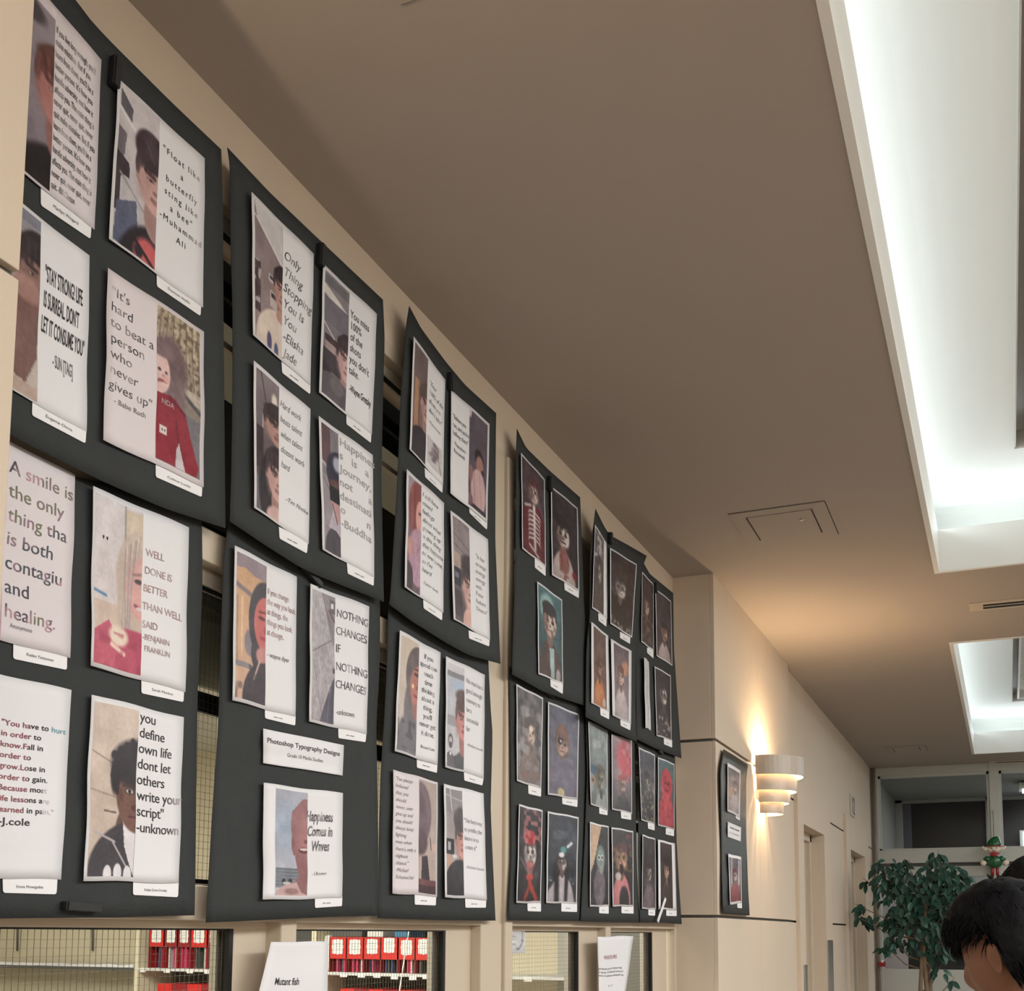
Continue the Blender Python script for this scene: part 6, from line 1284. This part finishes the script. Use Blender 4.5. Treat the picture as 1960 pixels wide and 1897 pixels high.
    md = tmp.modifiers.new('fuse', 'REMESH'); md.mode = 'VOXEL'; md.voxel_size = .0042
    md = tmp.modifiers.new('soft', 'SMOOTH'); md.factor = .5; md.iterations = 2
    dg = bpy.context.evaluated_depsgraph_get(); dg.update(); em_ = tmp.evaluated_get(dg).to_mesh(); nvx = len(em_.vertices)
    co = np.empty(nvx * 3, np.float32); em_.vertices.foreach_get('co', co); co = co.reshape(-1, 3); ed = np.empty(len(em_.edges) * 2, np.int32); em_.edges.foreach_get('vertices', ed); ed = ed.reshape(-1, 2)
    fq = [tuple(p.vertices) for p in em_.polygons]; tmp.evaluated_get(dg).to_mesh_clear(); bpy.data.objects.remove(tmp)
    lab = np.arange(nvx)
    while True:                                    # keep only the outer skin (the largest connected surface)
        m_ = np.minimum(lab[ed[:, 0]], lab[ed[:, 1]]); new = lab.copy(); np.minimum.at(new, ed[:, 0], m_); np.minimum.at(new, ed[:, 1], m_); new = new[new]
        if (new == lab).all(): break
        lab = new
    u_, cts = np.unique(lab, return_counts=True); keep = lab == u_[cts.argmax()]; ren = np.cumsum(keep) - 1
    body = mesh('body', co[keep], [tuple(int(ren[i]) for i in f_) for f_ in fq if keep[f_[0]]], SKINM, r, smooth=True)
    for s in (-1, 1):
        sphere('eye', tuple(h0 + RM @ Vector((.074, s * .031, .014))), .0115, mat('eye_white', (.6, .58, .55), .2, linear=True), r, 14, 10)
        sphere('iris', tuple(h0 + RM @ Vector((.0825, s * .0325, .0135))), .0055, mat('iris_dark', (.015, .008, .006), .15, linear=True), r, 10, 8)
        tube('eyebrow', [h0 + RM @ Vector((.098, s * .012, .036)), h0 + RM @ Vector((.095, s * .030, .041)), h0 + RM @ Vector((.082, s * .050, .036))], [.003, .0035, .0015], hairm, r, 6)
    tube('lips', [h0 + RM @ Vector((.088, -.022, -.052)), h0 + RM @ Vector((.099, 0, -.051)), h0 + RM @ Vector((.088, .022, -.052))], [.002, .0055, .002], mat('lip_tone', (.20, .07, .06), .45, linear=True), r, 8)
    # hair: a thick shell over the scalp and a coat of tapered locks
    def inhair(d): return hairf(d)
    nz = lambda d: .5 + .5 * math.sin(d.x * 11 + seed) * math.sin(d.y * 13 + 1) * math.sin(d.z * 9 + 2) + .3 * math.sin(d.x * 27) * math.sin(d.z * 31 + d.y * 17)
    HV, HF, idx = [], [], {}
    nu2, nv2 = 90, 60
    for i in range(nv2 + 1):
        th = math.pi * i / nv2
        for j in range(nu2):
            ph = 2 * math.pi * j / nu2; d = Vector((math.sin(th) * math.cos(ph), math.sin(th) * math.sin(ph), math.cos(th)))
            k = inhair(d)
            if k > 0: idx[(i, j)] = len(HV); p_ = headshape(d); HV.append(h0 + RM @ (p_ + d * (.002 + k * (.88 + .14 * nz(d)))))
    for i in range(nv2):
        for j in range(nu2):
            q = [(i, j), (i + 1, j), (i + 1, (j + 1) % nu2), (i, (j + 1) % nu2)]
            if all(t in idx for t in q): HF.append(tuple(idx[t] for t in q))
    n_t = 0
    while n_t < tuft:
        d = Vector((R_.gauss(0, 1), R_.gauss(0, 1), R_.gauss(0, 1))).normalized(); k = inhair(d)
        if k <= .003: continue
        n_t += 1; p_ = headshape(d) + d * (.001 + k * .75); tg_ = Vector((.55 + .2 * R_.random(), d.y * .5 + R_.uniform(-.35, .35), -.25 + .3 * R_.uniform(-1, 1) - (.7 if d.x < 0 else 0))) ; tg_ = tg_ - d * tg_.dot(d)
        if d.x < -.1: tg_ = Vector((-.1, R_.uniform(-.3, .3), -1)); tg_ -= d * tg_.dot(d)
        if tg_.length < .1: continue
        tg_.normalize(); sd_ = d.cross(tg_); ln = R_.uniform(.022, .045); w_ = R_.uniform(.0015, .0032); n0 = len(HV)
        for q in range(4):
            t = q / 3; c_ = p_ + tg_ * ln * t + d * (.006 * math.sin(t * 2.6) + R_.uniform(-.001, .003) * t) - d * (.5 * (ln * t) ** 2 / .1) ; ww = w_ * (1 - t) + .0002
            HV += [h0 + RM @ (c_ + sd_ * ww), h0 + RM @ (c_ - sd_ * ww), h0 + RM @ (c_ + d * ww * 1.2)]
        for q in range(3):
            a = n0 + q * 3
            for e in range(3): HF.append((a + e, a + (e + 1) % 3, a + 3 + (e + 1) % 3, a + 3 + e))
    hm = mesh('hair', HV, HF, hairm, r, smooth=True)
    # clothes: cloth shells a little outside the skin, cut at neckline, cuffs, hem and ankles
    pts = co[keep]; fs = [tuple(int(ren[i]) for i in f_) for f_ in fq if keep[f_[0]]]; fa = np.array(fs); nr = np.zeros_like(pts)
    fn_ = np.cross(pts[fa[:, 2]] - pts[fa[:, 0]], pts[fa[:, 3]] - pts[fa[:, 1]])
    for c_ in range(4): np.add.at(nr, fa[:, c_], fn_)
    nr /= np.linalg.norm(nr, axis=1, keepdims=True) + 1e-9; fxa, sya = np.array(fx), np.array(sy); f_ = pts @ fxa; s_ = np.abs(pts @ sya); z_ = pts[:, 2]
    torso = (s_ < .19) & (f_ < .085)
    def cloth(name, mask, off, m):
        k = mask[fa].all(1); ids = np.unique(fa[k]); rn = {int(i): j for j, i in enumerate(ids)}
        P_ = pts[ids] + nr[ids] * off; wv = .003 * np.sin(P_[:, 2] * 38 + P_ @ fxa * 25) + .003 * np.sin(P_ @ sya * 31 + P_[:, 2] * 14)
        o = mesh(name, P_ + nr[ids] * wv[:, None], [tuple(rn[int(i)] for i in q) for q in fa[k]], m, r, smooth=True); md = o.modifiers.new('hem', 'SOLIDIFY'); md.thickness = .002; md.offset = 1
        md = o.modifiers.new('soft', 'SMOOTH'); md.factor = .5; md.iterations = 3
    cloth('shirt', (z_ < zs + .045 - .10 * np.clip(f_ + .08, 0, .2)) & (((z_ > zs - .26)) | ((z_ > zp - .06) & torso)), .011, SHIRT)
    cloth('trousers', (z_ < zp + .02) & (z_ > .085) & torso, .008, TROU)
    for s in (-1, 1):
        tube('shoe', [BP(-.09, s * .10, .045), BP(-.02, s * .105, .05), BP(.08, s * .11, .045), BP(.15, s * .115, .035)], [.042, .045, .044, .030], BK, r, 14)
    return r
def hair1(d):      # thick straight hair, long fringe in front, faded to the nape
    line = .38 - .75 * max(0, -d.x + .10)      # front hairline high, back low
    if d.x > .10: line = .38 + .02 * d.x
    # keep clear of the ear and the face below the temple
    side = abs(d.y)
    if d.x > -.25 and side > .5: line = max(line, .12 + .5 * max(0, d.x + .15))
    if d.x <= -.25: line = -.50
    v = d.z - line
    if v <= -.02: return 0
    k = min(1, (v + .02) / .30); return .003 + .034 * k + .008 * max(0, d.x) * k + .006 * max(0, d.z)
def hair2(d): return .004 + .022 * min(1, max(0, d.z + .3) * 2) if d.z > -.25 - .3 * (d.x < 0) and not (d.x > .35 and d.z < .42) else 0
person(1938, 1828, 2.34, .95, .40, HAIRM, hair1, 'person with thick black hair looking down to the left, ear and cheek visible', 3, tuft=2600)
person(1990, 1722, 3.6, .9, .1, HAIR2, hair2, 'second person farther back at the right edge, only dark hair showing', 8, tuft=1200)
flush_texts()
